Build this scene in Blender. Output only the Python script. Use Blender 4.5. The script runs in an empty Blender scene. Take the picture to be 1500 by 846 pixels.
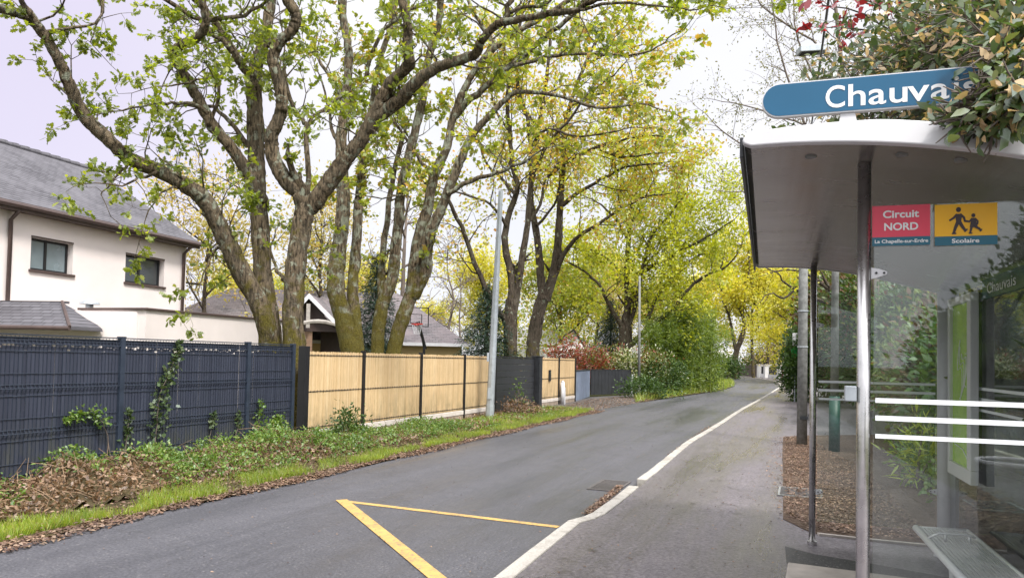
import bpy, bmesh, math, random
import numpy as np
from mathutils import Vector, Matrix
random.seed(11)
rng = np.random.default_rng(11)
S = bpy.context.scene
COL = S.collection
rad = math.radians

# ------------------------------------------------------------------ camera
F = 1100.0
HC = 1.65
PITCH, ROLL, SHIFT = rad(2.0), rad(1.2), 0.0424
fw = Vector((0, math.cos(PITCH), math.sin(PITCH)))
rt0 = Vector((1, 0, 0))
up0 = rt0.cross(fw)
rt = rt0 * math.cos(ROLL) + up0 * math.sin(ROLL)
up = up0 * math.cos(ROLL) - rt0 * math.sin(ROLL)
CAM = Vector((0, 0, HC))
cd = bpy.data.cameras.new('camera'); cam = bpy.data.objects.new('camera', cd); COL.objects.link(cam)
cd.sensor_width = 36; cd.lens = F / 1500 * 36; cd.shift_y = SHIFT; cd.clip_start = 0.05; cd.clip_end = 3000
M = Matrix((rt, up, -fw)).transposed().to_4x4(); M.translation = CAM
cam.matrix_world = M
S.camera = cam

def ray(px, py):
    x = (px - 750) / F; y = (423 - py) / F + SHIFT * 1500 / F
    return rt * x + up * y + fw
def P(px, py, D):
    d = ray(px, py); return CAM + d * (D / d.y)
def G(px, py, z=0.0):
    d = ray(px, py); return CAM + d * ((z - HC) / d.z)
T = Vector((.3616, .9323, 0)); N = Vector((.9323, -.3616, 0))
TA = math.atan2(T.y, T.x)
def R(a, b, z=0.0): return T * a + N * b + Vector((0, 0, z))

# ------------------------------------------------------------------ tagging
def tag(o, label=None, cat=None, group=None, kind=None):
    if label: o['label'] = label
    if cat: o['category'] = cat
    if group: o['group'] = group
    if kind: o['kind'] = kind
    return o
def thing(name, label, cat, loc=(0, 0, 0), rz=0.0, group=None):
    o = bpy.data.objects.new(name, None); COL.objects.link(o)
    o.empty_display_size = .1
    o.location = loc; o.rotation_euler = (0, 0, rz)
    return tag(o, label, cat, group)
def copy_tree(o, loc, rz=0.0, scale=1.0, parent=None):
    c = o.copy(); COL.objects.link(c)
    if parent is None:
        c.location = loc; c.rotation_euler = (0, 0, rz); c.scale = (scale,) * 3
    else: c.parent = parent
    for ch in list(o.children): copy_tree(ch, None, parent=c)
    return c
def link_mesh(name, me, m, parent=None):
    o = bpy.data.objects.new(name, me); COL.objects.link(o)
    if m: me.materials.append(m)
    if parent: o.parent = parent
    return o

class MB:
    def __init__(s): s.v = []; s.f = []
    def face(s, pts):
        n = len(s.v); s.v += [tuple(p) for p in pts]; s.f.append(tuple(range(n, n + len(pts))))
    def hexa(s, p):   # 8 points: 4 bottom, 4 top
        n = len(s.v); s.v += [tuple(q) for q in p]
        for f in ((3, 2, 1, 0), (4, 5, 6, 7), (0, 1, 5, 4), (1, 2, 6, 5), (2, 3, 7, 6), (3, 0, 4, 7)):
            s.f.append(tuple(n + i for i in f))
    def box(s, x0, x1, y0, y1, z0, z1):
        s.hexa([(x0, y0, z0), (x1, y0, z0), (x1, y1, z0), (x0, y1, z0), (x0, y0, z1), (x1, y0, z1), (x1, y1, z1), (x0, y1, z1)])
    def prism(s, poly, d):  # poly of Vectors, extruded by vector d
        n = len(s.v); k = len(poly); d = Vector(d)
        s.v += [tuple(Vector(p)) for p in poly] + [tuple(Vector(p) + d) for p in poly]
        s.f.append(tuple(n + k - 1 - i for i in range(k))); s.f.append(tuple(n + k + i for i in range(k)))
        for i in range(k):
            j = (i + 1) % k; s.f.append((n + i, n + j, n + k + j, n + k + i))
    def tube(s, pts, rr, sides=8, cap=True, jit=0.0):
        pts = [Vector(p) for p in pts]
        if not hasattr(rr, '__len__'): rr = [rr] * len(pts)
        n0 = len(s.v); k = len(pts)
        t = (pts[1] - pts[0]).normalized()
        a = t.orthogonal().normalized()
        for i in range(k):
            if i == 0: t = pts[1] - pts[0]
            elif i == k - 1: t = pts[-1] - pts[-2]
            else: t = pts[i + 1] - pts[i - 1]
            if t.length < 1e-9: t = Vector((0, 0, 1))
            t.normalize()
            a = a - t * a.dot(t)
            a = a.normalized() if a.length > 1e-6 else t.orthogonal().normalized()
            b = t.cross(a)
            for j in range(sides):
                an = 2 * math.pi * j / sides
                r = rr[i] * (1 + (random.uniform(-jit, jit) if jit else 0))
                q = pts[i] + (a * math.cos(an) + b * math.sin(an)) * r
                s.v.append((q.x, q.y, q.z))
        for i in range(k - 1):
            for j in range(sides):
                j2 = (j + 1) % sides
                s.f.append((n0 + i * sides + j, n0 + i * sides + j2, n0 + (i + 1) * sides + j2, n0 + (i + 1) * sides + j))
        if cap:
            s.f.append(tuple(n0 + sides - 1 - j for j in range(sides)))
            s.f.append(tuple(n0 + (k - 1) * sides + j for j in range(sides)))
    def cyl(s, x, y, z0, z1, r, sides=20, r1=None):
        s.tube([(x, y, z0), (x, y, z1)], [r, r if r1 is None else r1], sides)
    def build(s, name, m, parent=None, smooth=False, bevel=0.0, normals=True):
        me = bpy.data.meshes.new(name); me.from_pydata(s.v, [], s.f)
        if normals:
            bm = bmesh.new(); bm.from_mesh(me); bmesh.ops.recalc_face_normals(bm, faces=bm.faces); bm.to_mesh(me); bm.free()
        if smooth:
            me.polygons.foreach_set('use_smooth', [True] * len(me.polygons))
        o = link_mesh(name, me, m, parent)
        if bevel:
            md = o.modifiers.new('bevel', 'BEVEL'); md.width = bevel; md.segments = 2; md.limit_method = 'ANGLE'
        return o
def sheet(name, pts, z, m, label=None, cat=None, kind='structure'):
    bm = bmesh.new()
    vs = [bm.verts.new((p[0], p[1], z)) for p in pts]
    f = bm.faces.new(vs)
    bmesh.ops.triangulate(bm, faces=[f])
    bmesh.ops.recalc_face_normals(bm, faces=bm.faces)
    me = bpy.data.meshes.new(name); bm.to_mesh(me); bm.free()
    for p in me.polygons:
        if p.normal.z < 0: me.flip_normals(); break
    o = link_mesh(name, me, m)
    return tag(o, label, cat, None, kind)

# ------------------------------------------------------------------ materials
class NT:
    def __init__(s, name):
        s.m = bpy.data.materials.new(name); s.m.use_nodes = True
        s.t = s.m.node_tree; s.t.nodes.clear()
        s.out = s.n('ShaderNodeOutputMaterial')
    def n(s, k, **kw):
        nd = s.t.nodes.new(k)
        for a, b in kw.items(): setattr(nd, a, b)
        return nd
    def l(s, a, b): s.t.links.new(a, b)
    def coord(s, which='Object', scale=(1, 1, 1), loc=(0, 0, 0)):
        c = s.n('ShaderNodeTexCoord'); mp = s.n('ShaderNodeMapping')
        mp.inputs['Scale'].default_value = scale; mp.inputs['Location'].default_value = loc
        s.l(c.outputs[which], mp.inputs['Vector']); return mp.outputs[0]
    def noise(s, vec, scale, detail=4, rough=.55, dist=0.0):
        n = s.n('ShaderNodeTexNoise'); n.inputs['Scale'].default_value = scale
        n.inputs['Detail'].default_value = detail; n.inputs['Roughness'].default_value = rough
        n.inputs['Distortion'].default_value = dist
        s.l(vec, n.inputs['Vector']); return n.outputs[0]
    def ramp(s, fac, stops, interp='LINEAR'):
        r = s.n('ShaderNodeValToRGB'); e = r.color_ramp.elements; r.color_ramp.interpolation = interp
        while len(e) > 1: e.remove(e[0])
        e[0].position = stops[0][0]; e[0].color = c4(stops[0][1])
        for p, c in stops[1:]:
            q = e.new(p); q.color = c4(c)
        if fac is not None: s.l(fac, r.inputs[0])
        return r.outputs[0]
    def mix(s, fac, a, b, mode='MIX'):
        m = s.n('ShaderNodeMix', data_type='RGBA', blend_type=mode)
        for sock, v in ((m.inputs[0], fac), (m.inputs[6], a), (m.inputs[7], b)):
            if hasattr(v, 'is_linked') or hasattr(v, 'links'): s.l(v, sock)
            else: sock.default_value = c4(v) if hasattr(v, '__len__') else v
        return m.outputs[2]
    def math(s, op, a, b=None, c=None, clamp=False):
        m = s.n('ShaderNodeMath', operation=op, use_clamp=clamp)
        for i, v in enumerate((a, b, c)):
            if v is None: continue
            if hasattr(v, 'links'): s.l(v, m.inputs[i])
            else: m.inputs[i].default_value = v
        return m.outputs[0]
    def bump(s, h, strength=.3, dist=.02):
        b = s.n('ShaderNodeBump'); b.inputs['Strength'].default_value = strength; b.inputs['Distance'].default_value = dist
        s.l(h, b.inputs['Height']); return b.outputs[0]
    def pbr(s, col, rough=.6, metal=0.0, normal=None, spec=.5, **kw):
        p = s.n('ShaderNodeBsdfPrincipled')
        for nm, v in [('Base Color', col), ('Roughness', rough), ('Metallic', metal), ('Specular IOR Level', spec)] + list(kw.items()):
            if hasattr(v, 'links'): s.l(v, p.inputs[nm])
            else: p.inputs[nm].default_value = c4(v) if hasattr(v, '__len__') else v
        if normal is not None: s.l(normal, p.inputs['Normal'])
        s.l(p.outputs[0], s.out.inputs[0]); return s.m
def c4(c):
    if not hasattr(c, '__len__'): return (c, c, c, 1)
    return tuple(c)[:3] + (1,)

def simple(name, col, rough=.5, metal=0.0, var=.25, scale=6, bump=.05, spec=.5, fine=60):
    t = NT(name); v = t.coord()
    n = t.noise(v, scale, 5, .6)
    lo = tuple(c * (1 - var) for c in col); hi = tuple(min(1, c * (1 + var)) for c in col)
    c = t.ramp(n, [(.3, lo), (.7, hi)])
    h = t.noise(v, fine, 3)
    r = t.ramp(n, [(.3, (rough * .85,) * 3), (.7, (min(1, rough * 1.15),) * 3)])
    return t.pbr(c, r, metal, t.bump(h, bump, .01), spec)

def leaf_mat(name, cols, trans=.5, clump=1.2, rough=.5, gloss=.05, dark=.78):
    t = NT(name)
    g = t.n('ShaderNodeNewGeometry')
    k = len(cols)
    c = t.ramp(g.outputs['Random Per Island'], [(i / max(1, k - 1), q) for i, q in enumerate(cols)])
    nz = t.noise(t.coord('Object'), clump, 3)
    c = t.mix(1.0, c, t.ramp(nz, [(.32, (dark, dark * 1.03, dark * .95)), (.68, (1.18, 1.14, 1.0))]), 'MULTIPLY')
    d = t.n('ShaderNodeBsdfDiffuse'); tr = t.n('ShaderNodeBsdfTranslucent'); gl = t.n('ShaderNodeBsdfGlossy')
    gl.inputs['Roughness'].default_value = rough; gl.inputs['Color'].default_value = (.9, .95, 1, 1)
    t.l(c, d.inputs[0])
    tc = t.mix(1.0, c, (1.6, 1.55, .75), 'MULTIPLY'); t.l(tc, tr.inputs[0])
    m1 = t.n('ShaderNodeMixShader'); m1.inputs[0].default_value = trans
    t.l(d.outputs[0], m1.inputs[1]); t.l(tr.outputs[0], m1.inputs[2])
    m2 = t.n('ShaderNodeMixShader'); m2.inputs[0].default_value = gloss
    t.l(m1.outputs[0], m2.inputs[1]); t.l(gl.outputs[0], m2.inputs[2])
    t.l(m2.outputs[0], t.out.inputs[0]); return t.m

def bark_mat(name, base=((.026, .019, .012), (.25, .19, .125)), moss=.62, lichen=.75, moss_top=10.0):
    t = NT(name)
    w = t.coord('Object', (1, 1, .22))
    v = t.coord('Object')
    fis = t.noise(w, 22, 6, .65, .4)
    big = t.noise(v, 2.3, 4, .6)
    c = t.ramp(fis, [(.40, base[0]), (.58, base[1])])
    c = t.mix(t.ramp(big, [(.35, (0,) * 3), (.7, (.6,) * 3)]), c, (.16, .14, .105), 'MIX')
    # lichen
    li = t.noise(v, 5.5, 5, .62, .3)
    lm = t.ramp(li, [(.64 - .1 * lichen, (0,) * 3), (.68 - .08 * lichen, (1,) * 3)])
    lm = t.math('MULTIPLY', lm, t.ramp(fis, [(.35, (.2,) * 3), (.55, (.85,) * 3)]))
    c = t.mix(lm, c, (.36, .39, .30))
    # moss near the foot
    sx = t.n('ShaderNodeSeparateXYZ'); t.l(v, sx.inputs[0])
    hz = t.n('ShaderNodeMapRange'); hz.inputs[1].default_value = .5; hz.inputs[2].default_value = moss_top
    hz.inputs[3].default_value = moss; hz.inputs[4].default_value = 0.0; t.l(sx.outputs[2], hz.inputs[0])
    mn = t.noise(v, 3.1, 5, .65)
    mm = t.math('ADD', mn, t.math('SUBTRACT', hz.outputs[0], .62))
    mm = t.ramp(mm, [(.32, (0,) * 3), (.46, (.9,) * 3)])
    c = t.mix(mm, c, t.ramp(t.noise(v, 40, 3), [(.3, (.075, .062, .012)), (.7, (.18, .155, .03))]))
    h = t.math('ADD', fis, t.math('MULTIPLY', t.noise(v, 60, 3), .3))
    return t.pbr(c, .92, 0, t.bump(h, 1.0, .09), .12)

def asphalt(name, lo, hi, wet=.3, scale=1.0, patch=.6, stain=.0, crack=.18):
    t = NT(name); v = t.coord()
    ag = t.n('ShaderNodeTexVoronoi'); ag.inputs['Scale'].default_value = 85 * scale; t.l(v, ag.inputs['Vector'])
    fine = t.noise(v, 46 * scale, 5, .8)
    r1 = t.n('ShaderNodeMapping'); r1.inputs['Rotation'].default_value = (0, 0, -TA); r2 = t.n('ShaderNodeMapping'); r2.inputs['Scale'].default_value = (.10, 1.1, 1)
    t.l(v, r1.inputs[0]); t.l(r1.outputs[0], r2.inputs[0]); big = t.noise(r2.outputs[0], 1.0, 6, .6); mid = t.noise(t.coord('Object', (1, 1, 1), (9, 3, 0)), 3.2, 5, .65)
    c = t.ramp(fine, [(.36, lo), (.64, hi)])
    c = t.mix(t.ramp(ag.outputs['Color'], [(.84, (0,) * 3), (.93, (.4,) * 3)]), c, (.32, .3, .29))
    c = t.mix(patch, c, t.ramp(big, [(.3, (.72, .72, .74)), (.7, (1.25, 1.22, 1.2))]), 'MULTIPLY')
    c = t.mix(.5, c, t.ramp(mid, [(.3, (.8, .8, .8)), (.7, (1.15, 1.13, 1.1))]), 'MULTIPLY')
    r = t.ramp(big, [(.35, (.62 - wet,) * 3), (.62, (.85 - wet * .5,) * 3)])
    sp = t.noise(t.coord('Object', (1, 1, 1), (4, 7, 0)), 5.5, 3, .5)
    c = t.mix(t.ramp(sp, [(.64, (0,) * 3), (.72, (stain,) * 3)]), c, (.045, .038, .04))
    cv = t.n('ShaderNodeTexVoronoi', feature='DISTANCE_TO_EDGE'); cv.inputs['Scale'].default_value = .33
    wv = t.n('ShaderNodeVectorMath', operation='ADD'); wn_ = t.n('ShaderNodeTexNoise'); wn_.inputs['Scale'].default_value = 2.5; wn_.inputs['Detail'].default_value = 5; t.l(v, wn_.inputs['Vector'])
    t.l(v, wv.inputs[0]); sc = t.n('ShaderNodeVectorMath', operation='SCALE'); sc.inputs['Scale'].default_value = .7; t.l(wn_.outputs['Color'], sc.inputs[0]); t.l(sc.outputs[0], wv.inputs[1]); t.l(wv.outputs[0], cv.inputs['Vector'])
    c = t.mix(t.ramp(cv.outputs[0], [(.003, (crack,) * 3), (.009, (0,) * 3)]), c, (.035, .032, .03))
    return t.pbr(c, r, 0, t.bump(fine, .5, .006), .5)

MT = {}
MT['road'] = asphalt('asphalt_road', (.030, .031, .037), (.118, .118, .134), .34)
MT['pave'] = asphalt('asphalt_pavement', (.062, .054, .061), (.196, .178, .194), .45, .8, .75, .7, .10)
MT['drive'] = asphalt('asphalt_driveway', (.06, .055, .055), (.125, .115, .11), .2)
MT['patch'] = asphalt('asphalt_patch', (.02, .02, .021), (.06, .058, .06), .2)
MT['concrete'] = simple('concrete', (.40, .36, .32), .85, var=.22, scale=5, bump=.25)
def kerb_mat():
    t = NT('kerb_concrete'); v = t.coord(); n = t.noise(v, 7, 6, .7); g = t.noise(v, 1.1, 4, .6); f = t.noise(v, 60, 4, .7)
    c = t.ramp(f, [(.3, (.33, .31, .275)), (.7, (.49, .465, .42))])
    c = t.mix(t.ramp(t.math('ADD', n, t.math('MULTIPLY', g, .5)), [(.60, (.75,) * 3), (.78, (0,) * 3)]), c, (.24, .22, .19))
    return t.pbr(c, .88, 0, t.bump(t.math('ADD', n, f), .4, .012), .2)
MT['kerb'] = kerb_mat()
def yellow_paint():
    t = NT('yellow_road_paint'); v = t.coord()
    n = t.noise(v, 30, 5, .7); b = t.noise(v, 4, 3)
    wear = t.ramp(t.math('ADD', n, t.math('MULTIPLY', b, .4)), [(.54, (.85,) * 3), (.70, (0,) * 3)])
    c = t.mix(wear, t.ramp(b, [(.3, (.44, .265, .075)), (.7, (.53, .335, .105))]), (.14, .13, .12))
    return t.pbr(c, .7, 0, t.bump(n, .2, .004))
MT['yellow'] = yellow_paint()
def earth(name, cols, scale=14):
    t = NT(name); v = t.coord()
    a = t.noise(v, scale, 6, .7); b = t.noise(v, 1.4, 4, .6); f = t.noise(v, 90, 4, .7)
    c = t.ramp(a, [(.25, cols[0]), (.5, cols[1]), (.75, cols[2])])
    c = t.mix(.7, c, t.ramp(b, [(.3, (.7, .7, .7)), (.7, (1.2, 1.2, 1.15))]), 'MULTIPLY')
    return t.pbr(c, .95, 0, t.bump(t.math('ADD', a, t.math('MULTIPLY', f, .6)), .8, .03), .1)
MT['ground'] = earth('soil_and_turf', ((.04, .045, .015), (.07, .075, .025), (.11, .10, .05)), 6)
MT['dirt'] = earth('leaf_strewn_dirt', ((.045, .03, .023), (.11, .078, .06), (.19, .15, .12)), 18)
MT['verge'] = earth('verge_soil', ((.04, .03, .018), (.09, .07, .04), (.13, .11, .05)), 10)
MT['render'] = simple('cream_render', (.78, .71, .685), .9, var=.07, scale=.7, bump=.12, fine=120)
MT['render2'] = simple('ochre_render', (.62, .47, .25), .9, var=.1, scale=1, bump=.1)
MT['whitewall'] = simple('white_wall', (.72, .71, .70), .8, var=.1, scale=2)
MT['brown'] = simple('brown_metal', (.075, .05, .045), .5, var=.2)
MT['dark'] = simple('anthracite_metal', (.022, .024, .028), .45, var=.25)
MT['black'] = simple('black_metal', (.012, .012, .014), .45, var=.2)
MT['gate'] = simple('gate_metal', (.028, .030, .035), .42, var=.25, scale=3)
MT['blueslat'] = None
def slat(name, cols, rough=.5, streak=True):
    t = NT(name); g = t.n('ShaderNodeNewGeometry')
    c = t.ramp(g.outputs['Random Per Island'], [(i / (len(cols) - 1), q) for i, q in enumerate(cols)])
    v = t.coord('Object', (9, 9, .7))
    s = t.noise(v, 8, 5, .65, .6)
    c = t.mix(.5, c, t.ramp(s, [(.3, (.66, .62, .56)), (.7, (1.15, 1.15, 1.15))]), 'MULTIPLY')
    d = t.noise(t.coord('Object'), .9, 4, .6)
    c = t.mix(.6, c, t.ramp(d, [(.3, (.78, .76, .74)), (.7, (1.12, 1.12, 1.12))]), 'MULTIPLY')
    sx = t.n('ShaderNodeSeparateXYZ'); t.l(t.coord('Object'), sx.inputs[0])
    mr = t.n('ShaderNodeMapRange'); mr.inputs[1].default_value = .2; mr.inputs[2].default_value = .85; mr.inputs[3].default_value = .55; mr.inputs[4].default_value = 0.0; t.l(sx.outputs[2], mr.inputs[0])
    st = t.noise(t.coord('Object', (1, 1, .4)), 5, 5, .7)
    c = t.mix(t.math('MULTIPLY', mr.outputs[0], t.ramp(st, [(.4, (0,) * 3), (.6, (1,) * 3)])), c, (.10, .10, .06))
    return t.pbr(c, rough, 0, t.bump(s, .25, .005))
MT['blueslat'] = slat('blue_grey_plastic', ((.034, .040, .064), (.044, .051, .079), (.052, .060, .09), (.038, .045, .071)), .5)
MT['bluemetal'] = simple('blue_grey_metal', (.026, .036, .056), .42, var=.2)
MT['wood'] = slat('pale_wood', ((.66, .47, .25), (.74, .55, .31), (.62, .43, .22), (.77, .59, .35)), .75)
MT['siding'] = slat('brown_siding', ((.25, .16, .11), (.33, .22, .15)), .8)
MT['galv'] = simple('galvanised_steel', (.42, .46, .49), .5, .35, var=.14, scale=9)
MT['polegrey'] = simple('weathered_concrete_pole', (.21, .215, .205), .85, var=.4, scale=11, bump=.35)
MT['white'] = simple('white_lacquer', (.66, .66, .68), .42, var=.05, scale=3, bump=.02)
MT['silver'] = simple('silver_paint', (.62, .63, .64), .32, .35, var=.06, scale=4, bump=.02)
MT['steel'] = simple('brushed_steel', (.62, .61, .60), .28, 1.0, var=.15, scale=12, bump=.03)
MT['greenpaint'] = simple('dark_green_paint', (.015, .06, .05), .45, var=.2)
MT['green'] = simple('green_panel', (.02, .32, .07), .4, var=.15)
MT['glassdark'] = simple('dark_window_glass', (.035, .045, .05), .06, 0, var=.3, scale=1.2, bump=0, spec=.9)
MT['curtain'] = simple('grey_blind', (.20, .25, .27), .25, var=.1, scale=2, spec=.8)
MT['red'] = simple('red_rim', (.6, .04, .03), .4)
MT['lichenwall'] = simple('blue_grey_wall', (.19, .23, .31), .85, var=.2, scale=3, bump=.2)
MT['plinth'] = simple('concrete_plinth', (.34, .27, .21), .9, var=.3, scale=4, bump=.3)
MT['cap'] = simple('pale_concrete_cap', (.66, .60, .54), .85, var=.12, scale=6, bump=.2)
def slate(name, c0, c1, c2, sx=.28, sz=.085):
    t = NT(name); c = t.n('ShaderNodeTexCoord'); s = t.n('ShaderNodeSeparateXYZ'); t.l(c.outputs['Object'], s.inputs[0])
    cb = t.n('ShaderNodeCombineXYZ')
    t.l(t.math('ADD', s.outputs[0], t.math('MULTIPLY', s.outputs[1], .02)), cb.inputs[0]); t.l(s.outputs[2], cb.inputs[1])
    b = t.n('ShaderNodeTexBrick'); t.l(cb.outputs[0], b.inputs['Vector'])
    b.inputs['Scale'].default_value = 1; b.inputs['Brick Width'].default_value = sx; b.inputs['Row Height'].default_value = sz
    b.inputs['Mortar Size'].default_value = .011; b.inputs['Mortar Smooth'].default_value = .3; b.inputs['Bias'].default_value = 0
    b.inputs['Color1'].default_value = c4(c0); b.inputs['Color2'].default_value = c4(c1)
    b.inputs['Mortar'].default_value = c4(tuple(q * .35 for q in c0))
    n = t.noise(t.coord('Object'), .7, 5, .65)
    col = t.mix(t.ramp(n, [(.38, (0,) * 3), (.66, (.75,) * 3)]), b.outputs['Color'], c2)
    return t.pbr(col, .75, 0, t.bump(b.outputs['Fac'], -.8, .02), .12)
MT['slate'] = slate('grey_slate', (.085, .082, .092), (.13, .127, .14), (.15, .145, .16))
MT['slate2'] = slate('mottled_slate', (.12, .112, .118), (.18, .168, .175), (.23, .19, .195))
MT['paleroof'] = slate('pale_roof', (.60, .59, .60), (.68, .67, .68), (.72, .70, .70))

# ------------------------------------------------------------------ scattering leaves
OAK = [(0, 0, 0), (.18, .07, .02), (.26, .2, .05), (.4, .12, .03), (.52, .30, .07), (.64, .15, .04), (.8, .25, .05), (.86, .1, .02), (1, 0, -.03),
       (.86, -.1, .02), (.8, -.25, .05), (.64, -.15, .04), (.52, -.30, .07), (.4, -.12, .03), (.26, -.2, .05), (.18, -.07, .02)]
OVAL = [(0, 0, 0), (.22, .19, .075), (.58, .23, .06), (1, 0, -.10), (.58, -.23, .06), (.22, -.19, .075)]
DIAM = [(0, 0, 0), (.5, .32, .05), (1, 0, -.05), (.5, -.32, .05)]
NARROW = [(0, 0, 0), (.35, .075, .02), (1, 0, -.08), (.35, -.075, .02)]
BLADE = [(0, .035, 0), (.55, .028, .04), (1, 0, .22), (.55, -.028, .04), (0, -.035, 0)]
LOBED = [(0, 0, 0), (.1, .3, .05), (.45, .25, .04), (.5, .42, .06), (.72, .16, .03), (1, 0, -.04), (.72, -.16, .03), (.5, -.42, .06), (.45, -.25, .04), (.1, -.3, .05)]
def norm(a): return a / np.maximum(1e-9, np.linalg.norm(a, axis=1, keepdims=True))
def leaf_mesh(name, pos, tdir, ndir, size, tmpl):
    pos = np.asarray(pos, float); n = len(pos)
    t = norm(np.asarray(tdir, float)); nn = np.asarray(ndir, float)
    nn = norm(nn - t * (nn * t).sum(1, keepdims=True)); b = np.cross(nn, t)
    K = len(tmpl); tp = np.array(tmpl)
    s = np.asarray(size, float).reshape(-1, 1)
    v = np.empty((n, K, 3))
    for k in range(K):
        v[:, k] = pos + s * (t * tp[k, 0] + b * tp[k, 1] + nn * tp[k, 2])
    me = bpy.data.meshes.new(name)
    me.vertices.add(n * K); me.vertices.foreach_set('co', v.reshape(-1).astype(np.float32))
    me.loops.add(n * K); me.loops.foreach_set('vertex_index', np.arange(n * K, dtype=np.int32))
    me.polygons.add(n); me.polygons.foreach_set('loop_start', np.arange(0, n * K, K, dtype=np.int32))
    me.update(calc_edges=True)
    return me
def scatter(name, m, parent, pos, size, tmpl, tdir=None, up_bias=.6, tj=1.0, sj=.35, kind=None):
    pos = np.asarray(pos, float); n = len(pos)
    t = rng.normal(size=(n, 3)) * tj
    if tdir is not None: t = t + np.asarray(tdir)
    nd = rng.normal(size=(n, 3)); nd[:, 2] += up_bias * 2
    sz = size * (1 + rng.uniform(-sj, sj, n))
    o = link_mesh(name, leaf_mesh(name, pos, t, nd, sz, tmpl), m, parent)
    if kind: o['kind'] = kind
    return o
# ------------------------------------------------------------------ world and sun
W = bpy.data.worlds.new('World'); S.world = W; W.use_nodes = True
wt = W.node_tree; wt.nodes.clear()
SUN_EL, SUN_AZ = rad(52), rad(150)       # sun behind the camera on the right, seen through cloud
def wn(k, **kw):
    q = wt.nodes.new(k)
    for a, b in kw.items(): setattr(q, a, b)
    return q
wo = wn('ShaderNodeOutputWorld'); bg = wn('ShaderNodeBackground'); bg.inputs[1].default_value = .1
sky = wn('ShaderNodeTexSky', sky_type='NISHITA'); sky.sun_disc = False; sky.sun_elevation = SUN_EL; sky.sun_rotation = SUN_AZ
tc = wn('ShaderNodeTexCoord'); sp = wn('ShaderNodeSeparateXYZ'); wt.links.new(tc.outputs['Generated'], sp.inputs[0])
lum = wn('ShaderNodeMapRange'); lum.inputs[1].default_value = .40; lum.inputs[2].default_value = 1
lum.inputs[3].default_value = 6.9; lum.inputs[4].default_value = 16.5
wt.links.new(sp.outputs[2], lum.inputs[0])
nz = wn('ShaderNodeTexNoise'); nz.inputs['Scale'].default_value = 2.2; nz.inputs['Detail'].default_value = 4; wt.links.new(tc.outputs['Generated'], nz.inputs[0])
cr = wn('ShaderNodeValToRGB'); e = cr.color_ramp.elements
e[0].position = .3; e[0].color = (.88, .89, .96, 1); e[1].position = .68; e[1].color = (1.06, 1.05, 1.08, 1)
wt.links.new(nz.outputs[0], cr.inputs[0])
# a lilac bank of cloud towards the left
dp = wn('ShaderNodeVectorMath', operation='DOT_PRODUCT'); dp.inputs[1].default_value = Vector((-.62, .70, .32)).normalized()
wt.links.new(tc.outputs['Generated'], dp.inputs[0])
bank = wn('ShaderNodeMapRange', interpolation_type='SMOOTHSTEP'); bank.inputs[1].default_value = .88; bank.inputs[2].default_value = 1.0
wt.links.new(dp.outputs['Value'], bank.inputs[0])
mb_ = wn('ShaderNodeMix', data_type='RGBA'); wt.links.new(bank.outputs[0], mb_.inputs[0])
wt.links.new(cr.outputs[0], mb_.inputs[6]); mb_.inputs[7].default_value = (.80, .74, .92, 1)
glow = wn('ShaderNodeVectorMath', operation='DOT_PRODUCT'); glow.inputs[1].default_value = (math.sin(SUN_AZ) * math.cos(SUN_EL), math.cos(SUN_AZ) * math.cos(SUN_EL), math.sin(SUN_EL))
wt.links.new(tc.outputs['Generated'], glow.inputs[0])
gm = wn('ShaderNodeMapRange', interpolation_type='SMOOTHSTEP'); gm.inputs[1].default_value = .25; gm.inputs[2].default_value = 1.0; gm.inputs[3].default_value = 1.0; gm.inputs[4].default_value = 1.6; wt.links.new(glow.outputs['Value'], gm.inputs[0])
lm_ = wn('ShaderNodeMath', operation='MULTIPLY'); wt.links.new(lum.outputs[0], lm_.inputs[0]); wt.links.new(gm.outputs[0], lm_.inputs[1])
sc_ = wn('ShaderNodeVectorMath', operation='SCALE'); wt.links.new(mb_.outputs[2], sc_.inputs[0]); wt.links.new(lm_.outputs[0], sc_.inputs['Scale'])
mx = wn('ShaderNodeMix', data_type='RGBA'); mx.inputs[0].default_value = .93
wt.links.new(sky.outputs[0], mx.inputs[6]); wt.links.new(sc_.outputs[0], mx.inputs[7])
wt.links.new(mx.outputs[2], bg.inputs[0]); wt.links.new(bg.outputs[0], wo.inputs[0])
sl = bpy.data.lights.new('sun', 'SUN'); sl.energy = 2.9; sl.angle = rad(10); sl.color = (1, .96, .9)
so = bpy.data.objects.new('sun', sl); COL.objects.link(so)
sd = Vector((math.sin(SUN_AZ) * math.cos(SUN_EL), math.cos(SUN_AZ) * math.cos(SUN_EL), math.sin(SUN_EL)))
so.rotation_euler = sd.to_track_quat('Z', 'Y').to_euler(); so.location = (0, 0, 30)
S.view_settings.view_transform = 'Standard'; S.view_settings.look = 'None'
S.view_settings.exposure = 0.62; S.view_settings.gamma = 1.0
S.cycles.max_bounces = 7; S.cycles.transparent_max_bounces = 16; S.cycles.diffuse_bounces = 3; S.cycles.glossy_bounces = 3
S.cycles.caustics_reflective = False; S.cycles.caustics_refractive = False
S.cycles.use_denoising = True

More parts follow.
